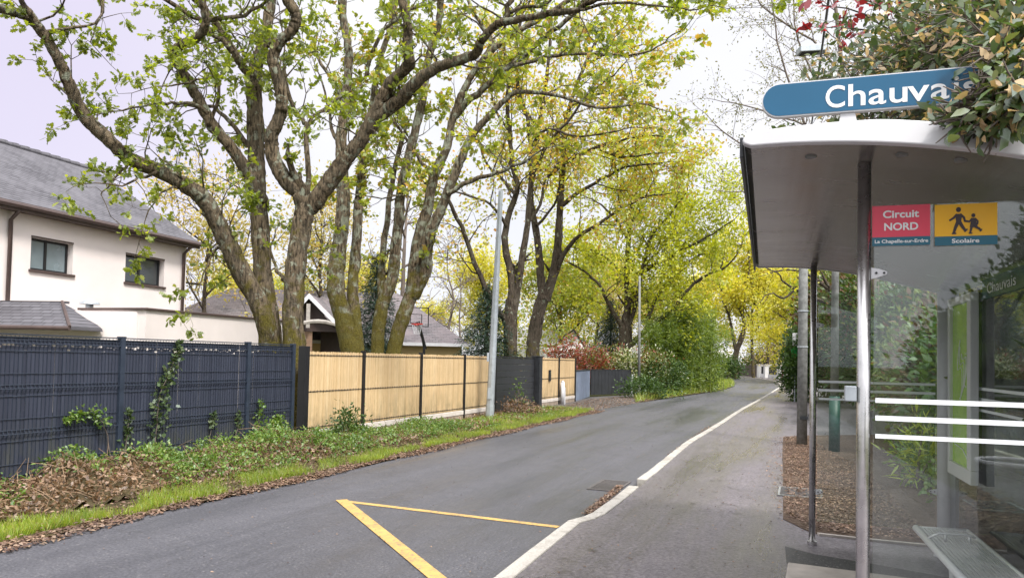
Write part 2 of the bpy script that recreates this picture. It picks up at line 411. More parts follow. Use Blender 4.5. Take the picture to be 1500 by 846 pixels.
# ------------------------------------------------------------------ ground, road, pavement
PZ = .09
sheet('ground', [(-900, -900), (900, -900), (900, 900), (-900, 900)], -.03, MT['ground'])
left_px = [(0, 800), (150, 768), (300, 736), (450, 703), (600, 667), (700, 642), (790, 617), (860, 603), (930, 590), (1000, 580), (1058, 571.5), (1076, 565.5), (1074, 559), (1062, 554.5), (1030, 551)]
left_g = [R(-45, -6.15), R(-10, -6.15), R(0, -6.15)] + [G(*p) for p in left_px]
kerb_px = [(737, 846), (790, 803), (839, 764.5), (861, 758.6), (878, 751), (898.5, 736), (928, 712), (939.6, 702.6), (973, 676.5), (1010, 646.6), (1048, 624), (1085, 600), (1115, 583.5), (1135, 571.5), (1143.5, 564), (1137, 558.5), (1115, 554.3), (1085, 552)]
kerb_g = [G(p[0], p[1], PZ) for p in kerb_px]
def smooth(pts, n):
    out = []; k = len(pts)
    for i in range(k - 1):
        p0, p1, p2, p3 = pts[max(0, i - 1)], pts[i], pts[i + 1], pts[min(k - 1, i + 2)]
        for j in range(n):
            t = j / n; out.append(.5 * ((2 * p1) + (p2 - p0) * t + (2 * p0 - 5 * p1 + 4 * p2 - p3) * t * t + (3 * p1 - p0 - 3 * p2 + p3) * t ** 3))
    return out + [pts[-1]]
kerb_g = kerb_g[:7] + smooth(kerb_g[7:], 5)
k0 = kerb_g[0]
kerb_g = [k0 - T * 45, k0 - T * 10, k0 - T * 3] + kerb_g
for p in kerb_g: p.z = 0
road_pts = [p for p in left_g] + [p for p in reversed(kerb_g)]
sheet('road', road_pts, 0, MT['road'])
def offset(line, d):
    out = []
    for i, p in enumerate(line):
        a = line[max(0, i - 1)]; b = line[min(len(line) - 1, i + 1)]
        t = (b - a).normalized(); out.append(p + Vector((t.y, -t.x, 0)) * d)
    return out
# the kerb: single stones end to end in one strip, with one gap at the drain
kb = MB()
def kerb_run(line, h0, h1):
    L = offset(line, -.062); Q = offset(line, .068)
    for i in range(len(line) - 1):
        a, b = line[i], line[i + 1]; ln = (b - a).length; n = max(1, int(ln / 1.0)) if a.y < 60 else 1
        for k in range(n):
            f0, f1 = k / n, (k + 1) / n - (.006 / ln * 1.0 if n > 1 else 0)
            l0, l1 = L[i].lerp(L[i + 1], f0), L[i].lerp(L[i + 1], f1); q0, q1 = Q[i].lerp(Q[i + 1], f0), Q[i].lerp(Q[i + 1], f1)
            dz = random.uniform(-.004, .004)
            c = [Vector((l0.x, l0.y, -.05)), Vector((q0.x, q0.y, -.05)), Vector((q1.x, q1.y, -.05)), Vector((l1.x, l1.y, -.05))]
            kb.hexa(c + [Vector((p.x, p.y, PZ + .012 + dz)) for p in c])
gi = 3 + 6
kerb_run(kerb_g[:gi + 1], 0, 0); kerb_run(kerb_g[gi + 1:], 0, 0)
tag(kb.build('kerb', MT['kerb'], bevel=.012), None, None, None, 'structure')
pav = offset(kerb_g, .076)
far = pav[-1]
pave_pts = pav + [far + Vector((3, 14, 0)), Vector((40, 100, 0)), R(60, 9), R(40, 6), R(20, 3.5), R(10, 2.5), R(-45, 2.5)]
sheet('pavement', pave_pts, PZ, MT['pave'])
# drain opening in the kerb and the grate in the gutter beside it
dr = thing('gutter_drain', 'small dark iron grate in the gutter beside the gap in the white kerb', 'drain grate', G(893, 711, 0), TA)
m = MB()
m.box(-.42, .42, -.20, -.17, .004, .012); m.box(-.42, .42, .17, .20, .004, .012); m.box(-.42, -.39, -.17, .17, .004, .012); m.box(.39, .42, -.17, .17, .004, .012)
for i in range(11): m.box(-.37 + i * .07, -.34 + i * .07, -.17, .17, .004, .010)
m.build('grate', MT['drive'], dr)

# driveway in front of the gates
sheet('driveway', [G(*p) for p in [(727, 609), (786, 597.5), (843, 587), (866, 581), (927, 578), (938, 589), (930, 590.4), (860, 603.4), (790, 617.4), (756, 625)]], .005, MT['drive'])
sheet('verge', [R(-45, -6.16), R(4, -6.16), R(20, -6.16), R(24, -6.2), R(22.5, -8.4), R(14, -8.44), R(-45, -8.44)], .012, MT['verge'])
vg = [G(*p) for p in [(930, 589.5), (1000, 579.5), (1058, 571), (1075.5, 565.3), (1073.5, 559.2), (1050, 556), (1000, 563), (940, 575)]]
sheet('verge', vg, .012, MT['verge'])
# leaf-strewn dirt strip on the right
dirt = [G(*p, PZ) for p in [(1190, 781), (1147, 760), (1147, 700), (1146, 668), (1147, 640), (1175, 637.5)]]
sheet('path', dirt + [R(20.5, 3.4), R(5.5, 3.4), G(1372, 797, PZ)], PZ + .005, MT['dirt'])
sheet('path', [G(*p, PZ) for p in [(1150, 800), (1190, 811), (1290, 828), (1400, 848), (1400, 880), (1290, 846), (1152, 824)]], PZ + .005, MT['patch'])
slb = MB(); c = [G(*p, PZ) for p in [(1154, 827), (1300, 846), (1560, 880), (1560, 960), (1143, 900)]]
c = [Vector((p.x, p.y, PZ - .02)) for p in c]; slb.prism(c, (0, 0, .045)); tag(slb.build('concrete_slab', MT['concrete'], bevel=.01), kind='structure')
ed = MB(); q = [G(*p, PZ) for p in [(1200, 784), (1290, 794), (1372, 802)]]
for i in range(2):
    a, b = q[i], q[i + 1]; d = Vector((0, .05, 0))
    ed.hexa([a - d * .0 + Vector((0, 0, -.02)), b + Vector((0, 0, -.02)), b + d + Vector((0, 0, -.02)), a + d + Vector((0, 0, -.02)), a + Vector((0, 0, .02)), b + Vector((0, 0, .02)), b + d + Vector((0, 0, .02)), a + d + Vector((0, 0, .02))])
tag(ed.build('edging_kerb', MT['concrete']), kind='structure')
# manhole cover on the pavement
mh = thing('manhole_cover', 'dark rectangular cover plate let into the pavement beside the dirt', 'manhole cover', G(1172, 721, PZ + .005), TA)
m = MB(); m.box(-.3, .3, -.22, .22, .001, .008); m.build('plate', MT['patch'], mh)
m = MB(); m.box(-.33, .33, -.25, -.225, .001, .011); m.box(-.33, .33, .225, .25, .001, .011); m.box(-.33, -.305, -.225, .225, .001, .011); m.box(.305, .33, -.225, .225, .001, .011)
m.build('frame', MT['polegrey'], mh)
# yellow bus bay lines
def line_mark(a, b, w, z=.004):
    a, b = G(*a), G(*b); t = (b - a).normalized(); s = Vector((t.y, -t.x, 0)) * w / 2
    return [a + s, b + s, b - s, a - s]
sheet('road_marking', line_mark((503, 733.5), (818, 771.5), .095), .004, MT['yellow'])
sheet('road_marking', line_mark((500, 732), (712, 905), .13), .008, MT['yellow'])

# ------------------------------------------------------------------ blue fence (local x along the road, -y towards the road)
FB = -8.45
def anchor(a, b=FB, z=0): return R(a, b, z)
a_end = Vector((-3.9, 13.35, 0)).dot(T)
bf = thing('screen_fence', 'blue-grey wire panel fence with vertical plastic privacy strips along the verge', 'fence', anchor(a_end), TA)
def wire_panel(x0, x1, parent, h=1.78):
    m = MB(); k = int((x1 - x0) / .05)
    for i in range(k):
        x = x0 + (i + .5) * (x1 - x0) / k; wd = .0248 - random.choice([0, 0, 0, 0, 0, .0, .001, .003])
        top = 1.68 - random.choice([0, 0, 0, 0, .0, .02, .05]); y = random.uniform(-.003, .003)
        m.box(x - wd, x + wd, y - .003, y + .003, .02, top)
        m.box(x - wd, x + wd, y - .003, y + .003, top + random.choice([.002, .002, .004, .02, .03]), h - .005)
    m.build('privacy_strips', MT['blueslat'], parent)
    w = MB()
    for i in range(k + 1):
        x = x0 + i * (x1 - x0) / k; w.box(x - .0025, x + .0025, -.012, -.007, .03, h + .02)
    for z in (.06, .32, .58, .84, 1.10, 1.36, 1.62): w.tube([(x0, -.014, z), (x1, -.014, z)], .0045, 5)
    for z in (.10, .62, 1.14, 1.66):
        w.tube([(x0, -.034, z + .045), (x1, -.034, z + .045)], .0045, 5)
        w.tube([(x0, -.014, z + .09), (x1, -.014, z + .09)], .0045, 5)
        for i in range(k + 1):
            x = x0 + i * (x1 - x0) / k; w.tube([(x, -.012, z), (x, -.034, z + .045), (x, -.012, z + .09)], .0028, 4, False)
    w.tube([(x0, -.012, h), (x1, -.012, h)], .007, 5)
    w.build('wire_panel', MT['bluemetal'], parent)
pxs = [0.0, -1.16, -3.6, -6.1, -8.6]
for i in range(4): wire_panel(pxs[i + 1] + .04, pxs[i] - .04, bf)
for x in pxs:
    m = MB(); m.box(x - .035, x + .035, -.045, .04, -.02, 1.82); m.box(x - .038, x + .038, -.048, .043, 1.82, 1.835); m.build('post', MT['bluemetal'], bf, bevel=.004)
m = MB(); m.box(-8.6, 0, -.03, .03, 1.805, 1.819); m.build('top_rail', MT['bluemetal'], bf)

# ------------------------------------------------------------------ wooden fence and gate
a0 = Vector((-3.79, 13.67, 0)).dot(T)
wf = thing('wooden_fence', 'pale timber lath fence on a concrete plinth with black posts, left of the gate', 'fence', anchor(a0), TA)
def wood_panel(x0, x1, parent, h=1.70, z0=.25):
    m = MB(); k = int((x1 - x0) / .033)
    for i in range(k):
        x = x0 + (i + .5) * (x1 - x0) / k; y = random.uniform(-.003, .003)
        m.box(x - .0145, x + .0145, y - .009, y + .009, z0 + .012, h + random.uniform(-.008, .012))
    m.box(x0, x1, .012, .02, z0 + .02, h - .03)
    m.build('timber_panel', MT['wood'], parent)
    w = MB()
    for z in (z0 + .06, .97, h - .06):
        w.tube([(x0, -.017, z), (x1, -.017, z)], .006, 5)
        for i in range(int((x1 - x0) / .1)): w.box(x0 + .05 + i * .1 - .003, x0 + .05 + i * .1 + .003, -.02, -.014, z - .02, z + .02)
    w.build('wire', MT['black'], parent)
    m = MB(); m.box(x0 - .02, x1 + .02, -.035, .05, .14, .248); m.build('capping', MT['cap'], parent, bevel=.006)
    m = MB(); m.box(x0 - .02, x1 + .02, -.022, .045, -.05, .14); m.build('plinth', MT['plinth'], parent)
wpx = [0, 1.95, 4.45, 6.9, 9.0]
for i in range(4): wood_panel(wpx[i] + .05, wpx[i + 1] - .03, wf)
for i, x in enumerate(wpx[1:]):
    m = MB(); m.box(x - .025, x + .025, -.06, .04, -.02, 1.75); m.build('post', MT['black'], wf, bevel=.004)
m = MB(); m.box(-.08, .045, -.09, .07, -.02, 1.80); m.build('end_post', MT['black'], wf, bevel=.005)
gx = a0 + 9.1
gt = thing('driveway_gate', 'black sliding driveway gate of wide horizontal boards between timber fences', 'gate', anchor(gx), TA)
m = MB()
for i in range(8): m.box(.08, 3.42, -.012, .012, .10 + i * .196, .10 + i * .196 + .188)
m.build('boards', MT['gate'], gt, bevel=.006)
m = MB(); m.box(0, .08, -.035, .035, .05, 1.72); m.box(3.42, 3.5, -.035, .035, .05, 1.72); m.box(.08, 3.42, -.03, .03, 1.672, 1.72); m.box(.08, 3.42, -.03, .03, .05, .096)
m.build('frame', MT['black'], gt, bevel=.004)
m = MB(); m.box(0, 3.9, -.12, .12, -.02, .035); m.build('track', MT['cap'], gt)
m = MB(); m.box(3.56, 3.86, -.16, .14, .036, 1.74); m.box(3.54, 3.88, -.18, .16, 1.74, 1.765); m.build('pillar', MT['dark'], gt, bevel=.01)
wf2 = thing('wooden_fence', 'short pale timber fence with an intercom, right of the black gate', 'fence', anchor(gx + 3.95), TA)
wood_panel(.03, 2.15, wf2); wood_panel(2.21, 4.30, wf2)
m = MB(); m.box(2.155, 2.205, -.06, .04, -.02, 1.73); m.build('post', MT['black'], wf2); m = MB(); m.box(4.31, 4.36, -.06, .04, -.02, 1.73); m.build('post', MT['black'], wf2)
m = MB(); m.box(1.0, 1.2, -.055, -.02, .88, 1.28); ic = m.build('intercom', MT['black'], wf2, bevel=.01)
m = MB(); m.box(1.05, 1.15, -.06, -.0555, 1.12, 1.22); m.build('screen', MT['glassdark'], ic)
mp = thing('marker_post', 'short white post with a rounded top against the timber fence by the gate', 'marker post', anchor(gx + 3.95 + 2.35, FB + .13), TA)
m = MB(); m.cyl(0, 0, -.02, .82, .075, 14); m.cyl(0, 0, .82, .88, .075, 14, .03); m.build('post', MT['white'], mp, True)
m = MB(); m.box(.085, .2, -.06, .06, -.02, .62); m.build('meter_box', MT['white'], mp, bevel=.01)
# grey wall and dark panel of the next plot
wa, wb = Vector((2.5, 30.0, 0)), Vector((3.62, 34.5, 0)); wc = G(924, 578)
def seg_thing(name, label, cat, p, q):
    d = q - p; o = thing(name, label, cat, p, math.atan2(d.y, d.x)); return o, d.length
gw, L = seg_thing('garden_wall', 'low pale blue-grey rendered wall stub beyond the second timber fence', 'wall', wa + T * .12, wb)
m = MB(); m.box(0, L, 0, .2, -.02, 1.2); m.build('wall', MT['lichenwall'], gw, bevel=.01)
m = MB(); m.box(-.02, L + .02, -.02, .22, 1.2, 1.235); m.build('coping', MT['dark'], gw)
gp, L = seg_thing('plot_gate', 'low dark grey solid gate panel under the red hedge', 'gate', wb + Vector((.05, .05, 0)), wc)
m = MB()
for i in range(12): m.box(i * L / 12 + .006, (i + 1) * L / 12 - .006, -.015, .015, .06, 1.2)
m.box(0, L, .016, .026, .08, 1.18)
m.build('panel', MT['gate'], gp)
m = MB(); m.box(0, L, -.03, .03, 1.203, 1.245); m.build('top_rail', MT['dark'], gp)
m = MB(); m.box(L + .02, L + .11, -.045, .045, -.02, 1.0); m.build('end_post', MT['white'], gp)

# ------------------------------------------------------------------ lamp post, thin pole
pb = G(717, 613.5); pt = P(733.5, 280, pb.y)
lp = thing('galvanised_pole', 'tall tapering galvanised steel pole leaning slightly in front of the timber fence', 'pole', pb)
m = MB(); m.tube([(0, 0, -.05), (pt - pb) * .5, (pt - pb)], [.11, .088, .06], 8); m.build('shaft', MT['galv'], lp)
m = MB(); m.tube([(0, 0, -.03), (pt - pb) * .065], [.118, .116], 8); m.build('base_sleeve', MT['galv'], lp)
m = MB(); m.box(-.06, .06, -.12, -.105, .55, .85); m.build('access_door', MT['galv'], lp)
m = MB(); q = (pt - pb) * .27; m.box(q.x - .15, q.x - .09, -.06, .06, q.z - .12, q.z + .12); m.build('junction_box', MT['galv'], lp)
pb = G(936, 579); pt = P(937, 404, pb.y)
lp = thing('thin_pole', 'slim pale metal pole standing in front of the flowering hedge', 'pole', pb)
m = MB(); m.tube([(0, 0, -.05), (pt - pb)], [.075, .05], 10); m.build('shaft', MT['polegrey'], lp, True)
m = MB(); m.tube([(0, 0, 0), (0, 0, .5)], [.10, .10], 10); m.build('base_sleeve', MT['polegrey'], lp, True)

# ------------------------------------------------------------------ houses
def house_empty(name, label, x, y, ang): return thing(name, label, 'house', (x, y, 0), ang)
HA = math.atan2(.957, .29)
h1 = house_empty('two_storey_house', 'cream rendered two-storey house with a grey slate roof behind the blue fence', -11.8, 27, HA)
EZ, RZ_, DP = 5.5, 8.25, 9.0
wins = [(-6.2, -4.8), (-2.79, -1.07)]; wz0, wz1 = 3.88, 4.80
m = MB()
xs = [-16, -6.2, -4.8, -2.79, -1.07, 0]
for i in range(5):
    if (xs[i], xs[i + 1]) in wins: m.box(xs[i], xs[i + 1], 0, .3, 0, wz0); m.box(xs[i], xs[i + 1], 0, .3, wz1, EZ)
    else: m.box(xs[i], xs[i + 1], 0, .3, 0, EZ)
m.box(-16, 0, DP - .3, DP, 0, EZ); m.box(-16, -15.7, .3, DP - .3, 0, EZ)
m.prism([(-.3, .3, 0), (-.3, DP - .3, 0), (-.3, DP - .3, EZ), (-.3, DP / 2, RZ_ - .15), (-.3, .3, EZ)], (.3, 0, 0))
m.build('wall', MT['render'], h1)
for x0, x1 in wins:
    f = MB(); y = .2
    f.box(x0, x1, y, y + .07, wz0, wz0 + .07); f.box(x0, x1, y, y + .07, wz1 - .07, wz1); f.box(x0, x0 + .07, y, y + .07, wz0 + .07, wz1 - .07); f.box(x1 - .07, x1, y, y + .07, wz0 + .07, wz1 - .07)
    xm = x0 + (x1 - x0) * .46; f.box(xm - .04, xm + .04, y - .005, y + .065, wz0 + .07, wz1 - .07)
    w = f.build('window', MT['black'], h1, bevel=.008)
    g = MB(); g.box(x0 + .07, xm - .04, y + .03, y + .05, wz0 + .07, wz1 - .07); g.build('pane', MT['curtain'] if x0 < -5 else MT['glassdark'], w)
    g = MB(); g.box(xm + .04, x1 - .07, y + .03, y + .05, wz0 + .07, wz1 - .07); g.build('pane', MT['curtain'] if x0 < -5 else MT['glassdark'], w)
    g = MB(); g.box(x0 - .05, x1 + .06, -.06, .2, wz0 - .07, wz0); g.build('sill', MT['brown'], w, bevel=.008)
    g = MB(); g.box(x0 - .003, x1 + .003, -.012, .02, wz1 + .0, wz1 + .04); g.build('lintel', MT['brown'], w)
rf = MB()
sl_ = (RZ_ - EZ + .12) / (DP / 2 + .35)
for s in (0, 1):
    ye = -.35 if s == 0 else DP + .35
    rf.prism([(-16.2, ye, EZ + .03), (.22, ye, EZ + .03), (.22, DP / 2, RZ_ + .15), (-16.2, DP / 2, RZ_ + .15)], (0, 0, .10))
r = rf.build('roof', MT['slate'], h1)
rt_ = MB()
for i in range(40):
    x = -16.2 + i * .41; rt_.tube([(x, DP / 2, RZ_ + .23), (x + .42, DP / 2, RZ_ + .25)], [.11, .13], 8)
rt_.build('ridge_tiles', MT['slate'], r)
g = MB(); g.tube([(-16.2, -.42, EZ + .02), (.25, -.42, EZ + .02)], .075, 8); g.box(-16.2, .22, -.38, -.352, EZ - .13, EZ + .12); g.box(-16, .2, -.352, 0, EZ - .1, EZ - .06)
g.build('gutter', MT['brown'], h1)
for x in (-.22, -6.9):
    g = MB(); g.tube([(x, -.08, 0), (x, -.08, EZ - .35), (x, -.38, EZ - .1)], .055, 8); g.build('downpipe', MT['brown'], h1, True)
# flat-roofed extension
h2 = house_empty('flat_roof_extension', 'low cream flat-roofed extension with dark coping in front of the house', -9.4, 19.25, math.atan2(5, 1.7))
m = MB(); m.box(0, 6.2, 0, 2.2, 0, 2.7); m.build('wall', MT['render'], h2)
m = MB(); m.box(-.06, 6.26, -.06, 2.26, 2.7, 2.76); m.build('coping', MT['brown'], h2, bevel=.01)
h3 = house_empty('lean_to_porch', 'low porch with a hipped slate roof at the left edge beside the extension', -9.55, 19.30, math.atan2(-.12, 1) + math.pi)
m = MB(); m.box(.1, 6, -.9, 0, 0, 2.66); m.build('wall', MT['render'], h3)
rr = MB(); zz = (2.2, 2.86)
rr.face([(1.0, 1.25, 2.2), (7, 1.25, 2.2), (7, .02, 2.86), (2.2, .02, 2.86)]); rr.face([(1.0, 1.25, 2.2), (2.2, .02, 2.86), (1.6, -.2, 2.5), (1.0, .1, 2.2)])
rr.face([(1.0, 1.25, 2.12), (7, 1.25, 2.12), (7, .02, 2.5), (1.0, .05, 2.12)]); rr.face([(1.0, 1.25, 2.12), (7, 1.25, 2.12), (7, 1.25, 2.2), (1.0, 1.25, 2.2)]); rr.face([(1.0, 1.25, 2.12), (1.0, 1.25, 2.2), (1.0, .1, 2.2), (1.0, .05, 2.12)])
pr = rr.build('roof', MT['slate'], h3)
g = MB(); g.tube([(.98, 1.31, 2.16), (7, 1.31, 2.16)], .055, 8); g.tube([(.98, 1.31, 2.2), (2.2, .02, 2.89)], .04, 6); g.build('gutter', MT['brown'], h3)
g = MB(); g.box(2.1, 7, -.12, .02, 2.84, 2.90); g.build('flashing', MT['slate'], h3)
vp = P(131, 449, 20.6)
vt = thing('roof_vent', 'small grey mushroom vent cap on the flat roof', 'roof vent', (vp.x, vp.y, 2.70))
m = MB(); m.cyl(0, 0, -.05, .22, .10, 12); m.build('pipe', MT['galv'], vt, True)
m = MB(); m.cyl(0, 0, .2, .25, .26, 16, .24); m.cyl(0, 0, .25, .34, .24, 16, .05); m.build('cowl', MT['galv'], vt)
# bungalow with broad hipped roof: local x to the right of picture, y away
pA = P(690, 505, 36); 
h4 = house_empty('bungalow', 'bungalow with a broad mottled slate hip roof behind the timber fence', pA.x, pA.y, rad(8))
ez = 2.25
m = MB(); m.box(-15.5, -.4, .5, 11, 0, ez); m.build('wall', MT['render2'], h4)
def hip(x0, x1, y0, y1, z0, z1, hx):
    ym = (y0 + y1) / 2; m = MB()
    m.face([(x0, y0, z0), (x1, y0, z0), (x1 - hx, ym, z1), (x0 + hx, ym, z1)]); m.face([(x1, y1, z0), (x0, y1, z0), (x0 + hx, ym, z1), (x1 - hx, ym, z1)])
    m.face([(x1, y0, z0), (x1, y1, z0), (x1 - hx, ym, z1)]); m.face([(x0, y1, z0), (x0, y0, z0), (x0 + hx, ym, z1)])
    m.face([(x0, y0, z0), (x0, y1, z0), (x1, y1, z0), (x1, y0, z0)])
    return m
r4 = hip(-16, 0, 0, 11.5, ez, 5.1, 3.6).build('roof', MT['slate2'], h4)
g = MB(); g.box(-16, 0.02, -.06, -.005, ez - .08, ez + .07); g.build('gutter', MT['white'], h4)
# front gable with white barge boards and brown boarding
gl = P(415, 490, 31); gr_ = P(494, 490, 31)
h5 = house_empty('gabled_carport', 'brown boarded carport gable with white barge boards behind the oak trunks', gl.x, gl.y, rad(4))
Wd = (gr_ - gl).length; zt = 4.05; zb = 2.75; wm = Wd * .45
m = MB()
for i in range(20): m.box(.25, Wd * .5, .3, .34, i * .13, i * .13 + .125)
m.box(0.25, Wd * .5, .345, .4, 0, 2.6)
m.build('boarding', MT['siding'], h5)
m = MB(); m.box(Wd * .5 + .01, Wd - .02, 2.2, 2.3, 0, 2.7); m.build('recess', MT['brown'], h5); m = MB(); m.prism([(.1, .5, 2.62), (Wd - .1, .5, 2.62), (wm, .5, zt - .12)], (0, .1, 0)); m.build('gable_boarding', MT['brown'], h5)
rr = MB(); rr.prism([(-.5, 0, zb - .45), (wm, 0, zt), (wm, 6, zt), (-.5, 6, zb - .45)], (0, 0, .1)); rr.prism([(Wd + .6, 0, zb - .5), (wm, 0, zt), (wm, 6, zt), (Wd + .6, 6, zb - .5)], (0, 0, .1))
rr.build('roof', MT['slate2'], h5)
def barge(x0, z0, x1, z1, m): m.prism([(x0, -.05, z0 - .09), (x1, -.05, z1 - .09), (x1, -.05, z1 + .13), (x0, -.05, z0 + .13)], (0, .045, 0))
m = MB(); barge(-.55, zb - .49, wm, zt, m); m.build('barge_board', MT['white'], h5)
m = MB(); barge(wm + .002, zt, Wd + .65, zb - .54, m); m.build('barge_board', MT['white'], h5)
m = MB(); m.box(wm - .09, wm + .06, -.03, .06, 2.75, zt - .3)
pts = [(x, .02, 2.75 + .28 * math.sin(math.pi * (x - .2) / (Wd + .2))) for x in np.linspace(.2, Wd + .4, 9)]
m.tube(pts, .09, 6); m.build('brace', simple('grey_timber', (.36, .33, .30), .8), h5)
# pale roofed house further on
pB = P(765, 524, 50); h6 = house_empty('pale_roof_house', 'distant house with a whitish pitched roof behind the gate trees', pB.x, pB.y, rad(3))
m = MB(); m.box(-.7, 4.3, .3, 6.8, 0, 1.75); m.build('wall', MT['whitewall'], h6)
m = MB(); m.face([(-.9, 0, 1.7), (4.7, 0, 1.7), (3.9, 3.5, 3.75), (-.9, 3.5, 3.75)]); m.face([(-.9, 7, 1.7), (4.7, 7, 1.7), (3.9, 3.5, 3.75), (-.9, 3.5, 3.75)]); m.face([(4.7, 0, 1.7), (4.7, 7, 1.7), (3.9, 3.5, 3.75)]); m.face([(-.9, 0, 1.7), (-.9, 7, 1.7), (-.9, 3.5, 3.75)])
m.build('roof', MT['paleroof'], h6)
m = MB(); m.tube([(4.72, -.02, 1.72), (3.92, 3.48, 3.79)], .07, 6); m.build('verge_trim', MT['brown'], h6)
pC = G(1052, 549); h7 = house_empty('far_white_house', 'small white house glimpsed beyond the bend under yellow trees', pC.x + 6, pC.y + 22, rad(12))
m = MB(); m.box(-4, 3.5, 0, 6, 0, 2.6); m.build('wall', MT['whitewall'], h7)
hip(-4.5, 4, -.5, 6.5, 2.6, 5.0, 2).build('roof', MT['paleroof'], h7)
# basketball hoop
bp = P(622, 480, 33); bh = thing('basketball_hoop', 'portable basketball hoop with a clear backboard behind the timber fence', 'basketball hoop', (bp.x, bp.y, 0), rad(18))
m = MB(); m.tube([(0, 0, 0), (0, 0, 2.1), (-.1, -.05, 2.5), (-.42, -.3, 3.15)], .06, 8); m.tube([(0.12, .1, 2.0), (-.30, -.2, 3.2)], .03, 6); m.build('post', MT['black'], bh)
m = MB(); m.box(-.5, .5, -.3, .7, 0, .18); m.build('base', MT['black'], bh, bevel=.04)
bx = -.45; m = MB(); z0, z1, w_ = 2.95, 3.80, .56
for a in ((bx - w_, bx - w_ + .04, z0, z1), (bx + w_ - .04, bx + w_, z0, z1), (bx - w_, bx + w_, z0, z0 + .04), (bx - w_, bx + w_, z1 - .04, z1), (bx - .26, bx - .23, 3.08, 3.5), (bx + .23, bx + .26, 3.08, 3.5), (bx - .26, bx + .26, 3.47, 3.5), (bx - .26, bx + .26, 3.08, 3.11)):
    m.box(a[0], a[1], -.34, -.31, a[2], a[3])
bb = m.build('backboard_frame', MT['black'], bh)
m = MB(); m.tube([(bx + .23 * math.cos(t), -.6 + .23 * math.sin(t), 3.05) for t in np.linspace(0, 6.283, 20)], .022, 6); m.box(bx - .08, bx + .08, -.4, -.345, 3.0, 3.08); m.build('rim', MT['red'], bh)
m = MB()
for k in range(10):
    t0 = k * .628
    for s in (1, -1): m.tube([(bx + .23 * math.cos(t0), -.6 + .23 * math.sin(t0), 3.04), (bx + .17 * math.cos(t0 + s * .3), -.6 + .17 * math.sin(t0 + s * .3), 2.83), (bx + .13 * math.cos(t0 + s * .6), -.6 + .13 * math.sin(t0 + s * .6), 2.62)], .006, 3)
m.build('net', MT['white'], bh)
# white gate posts and low walls beyond the bend
gpts = [(1113, 553), (1123, 554), (1143, 556.5), (1153, 558)]
for i, (px, py) in enumerate(gpts):
    g0 = G(px, py); lab = ['first white gate post from the left beyond the bend', 'second white gate post from the left beyond the bend', 'third white gate post from the left, beside the red-brown gate', 'fourth white gate post, nearest the dark green bush'][i]
    o = thing('gate_post', lab, 'gate post', g0, 0, 'white gate posts beyond the bend')
    m = MB(); m.box(-.28, .28, -.28, .28, -.05, 1.5); m.build('shaft', MT['whitewall'], o); m = MB(); m.box(-.34, .34, -.34, .34, 1.5, 1.62); m.build('cap', MT['cap'], o)
def lowwall(a, b, nm, lab, cat, mat, h, bars=False):
    p, q = G(*a), G(*b); o, L = seg_thing(nm, lab, cat, p, q)
    if bars:
        m = MB(); [m.box(x, x + .04, -.02, .02, .5, 1.35) for x in np.arange(.1, L, .18)]; m.box(0, L, -.02, .02, 1.3, 1.35); m.build('railing', MT['black'], o); h = .5
        m = MB(); m.box(0, L, -.1, .1, -.05, .5); m.build('base_wall', mat, o)
    else:
        m = MB(); [m.box(x, x + .17, -.03, .03, .02, h) for x in np.arange(0, L - .1, .18)]; m.build('boards', mat, o)
        m = MB(); m.box(0, L, .035, .07, h * .25, h * .25 + .1); m.box(0, L, .035, .07, h * .75, h * .75 + .1); m.build('rail', mat, o)
lowwall((1115, 553.2), (1121, 553.8), 'railed_wall', 'black railing on a low white wall between the far gate posts', 'wall', MT['whitewall'], .5, True)
lowwall((1126, 554.3), (1141, 556.2), 'railed_wall', 'low white wall with dark railing under the round pink bush', 'wall', MT['whitewall'], .5, True)
lowwall((1145, 556.8), (1151, 557.7), 'board_gate', 'small red-brown gate between white posts near the dark bush', 'gate', simple('maroon_paint', (.30, .05, .07), .6), 1.2)
pf0 = [(1056, 549), (1110, 552.5)]
lowwall(pf0[0], pf0[1], 'paling_fence', 'dark weathered paling fence under the far roadside trees', 'fence', simple('weathered_wood', (.10, .08, .07), .9), 1.5)
# ------------------------------------------------------------------ bus shelter
def glass_mat(name, tint, refl):
    t = NT(name)
    tr = t.n('ShaderNodeBsdfTransparent'); tr.inputs[0].default_value = c4(tint)
    gl = t.n('ShaderNodeBsdfGlossy'); gl.inputs['Roughness'].default_value = .012; gl.inputs['Color'].default_value = (.95, .97, 1, 1)
    fr = t.n('ShaderNodeFresnel'); fr.inputs[0].default_value = 1.5
    v = t.coord(); n = t.noise(v, 2.2, 4, .6)
    f = t.math('ADD', t.math('MULTIPLY', fr.outputs[0], 1.0), refl)
    f = t.math('MULTIPLY', f, t.ramp(n, [(.25, (.85,) * 3), (.75, (1.1,) * 3)]), clamp=True)
    m = t.n('ShaderNodeMixShader'); t.l(f, m.inputs[0]); t.l(tr.outputs[0], m.inputs[1]); t.l(gl.outputs[0], m.inputs[2])
    # thin film of dust on the pane
    df = t.n('ShaderNodeBsdfDiffuse'); df.inputs[0].default_value = (.5, .5, .48, 1)
    m2 = t.n('ShaderNodeMixShader'); t.l(t.ramp(t.noise(v, 7, 5, .7), [(.4, (.004,) * 3), (.75, (.028,) * 3)]), m2.inputs[0])
    t.l(m.outputs[0], m2.inputs[1]); t.l(df.outputs[0], m2.inputs[2])
    t.l(m2.outputs[0], t.out.inputs[0]); return t.m
MT['glass'] = glass_mat('shelter_glass', (.94, .97, .95), .025)
MT['glass2'] = glass_mat('shelter_glass_rear', (.92, .955, .93), .01)
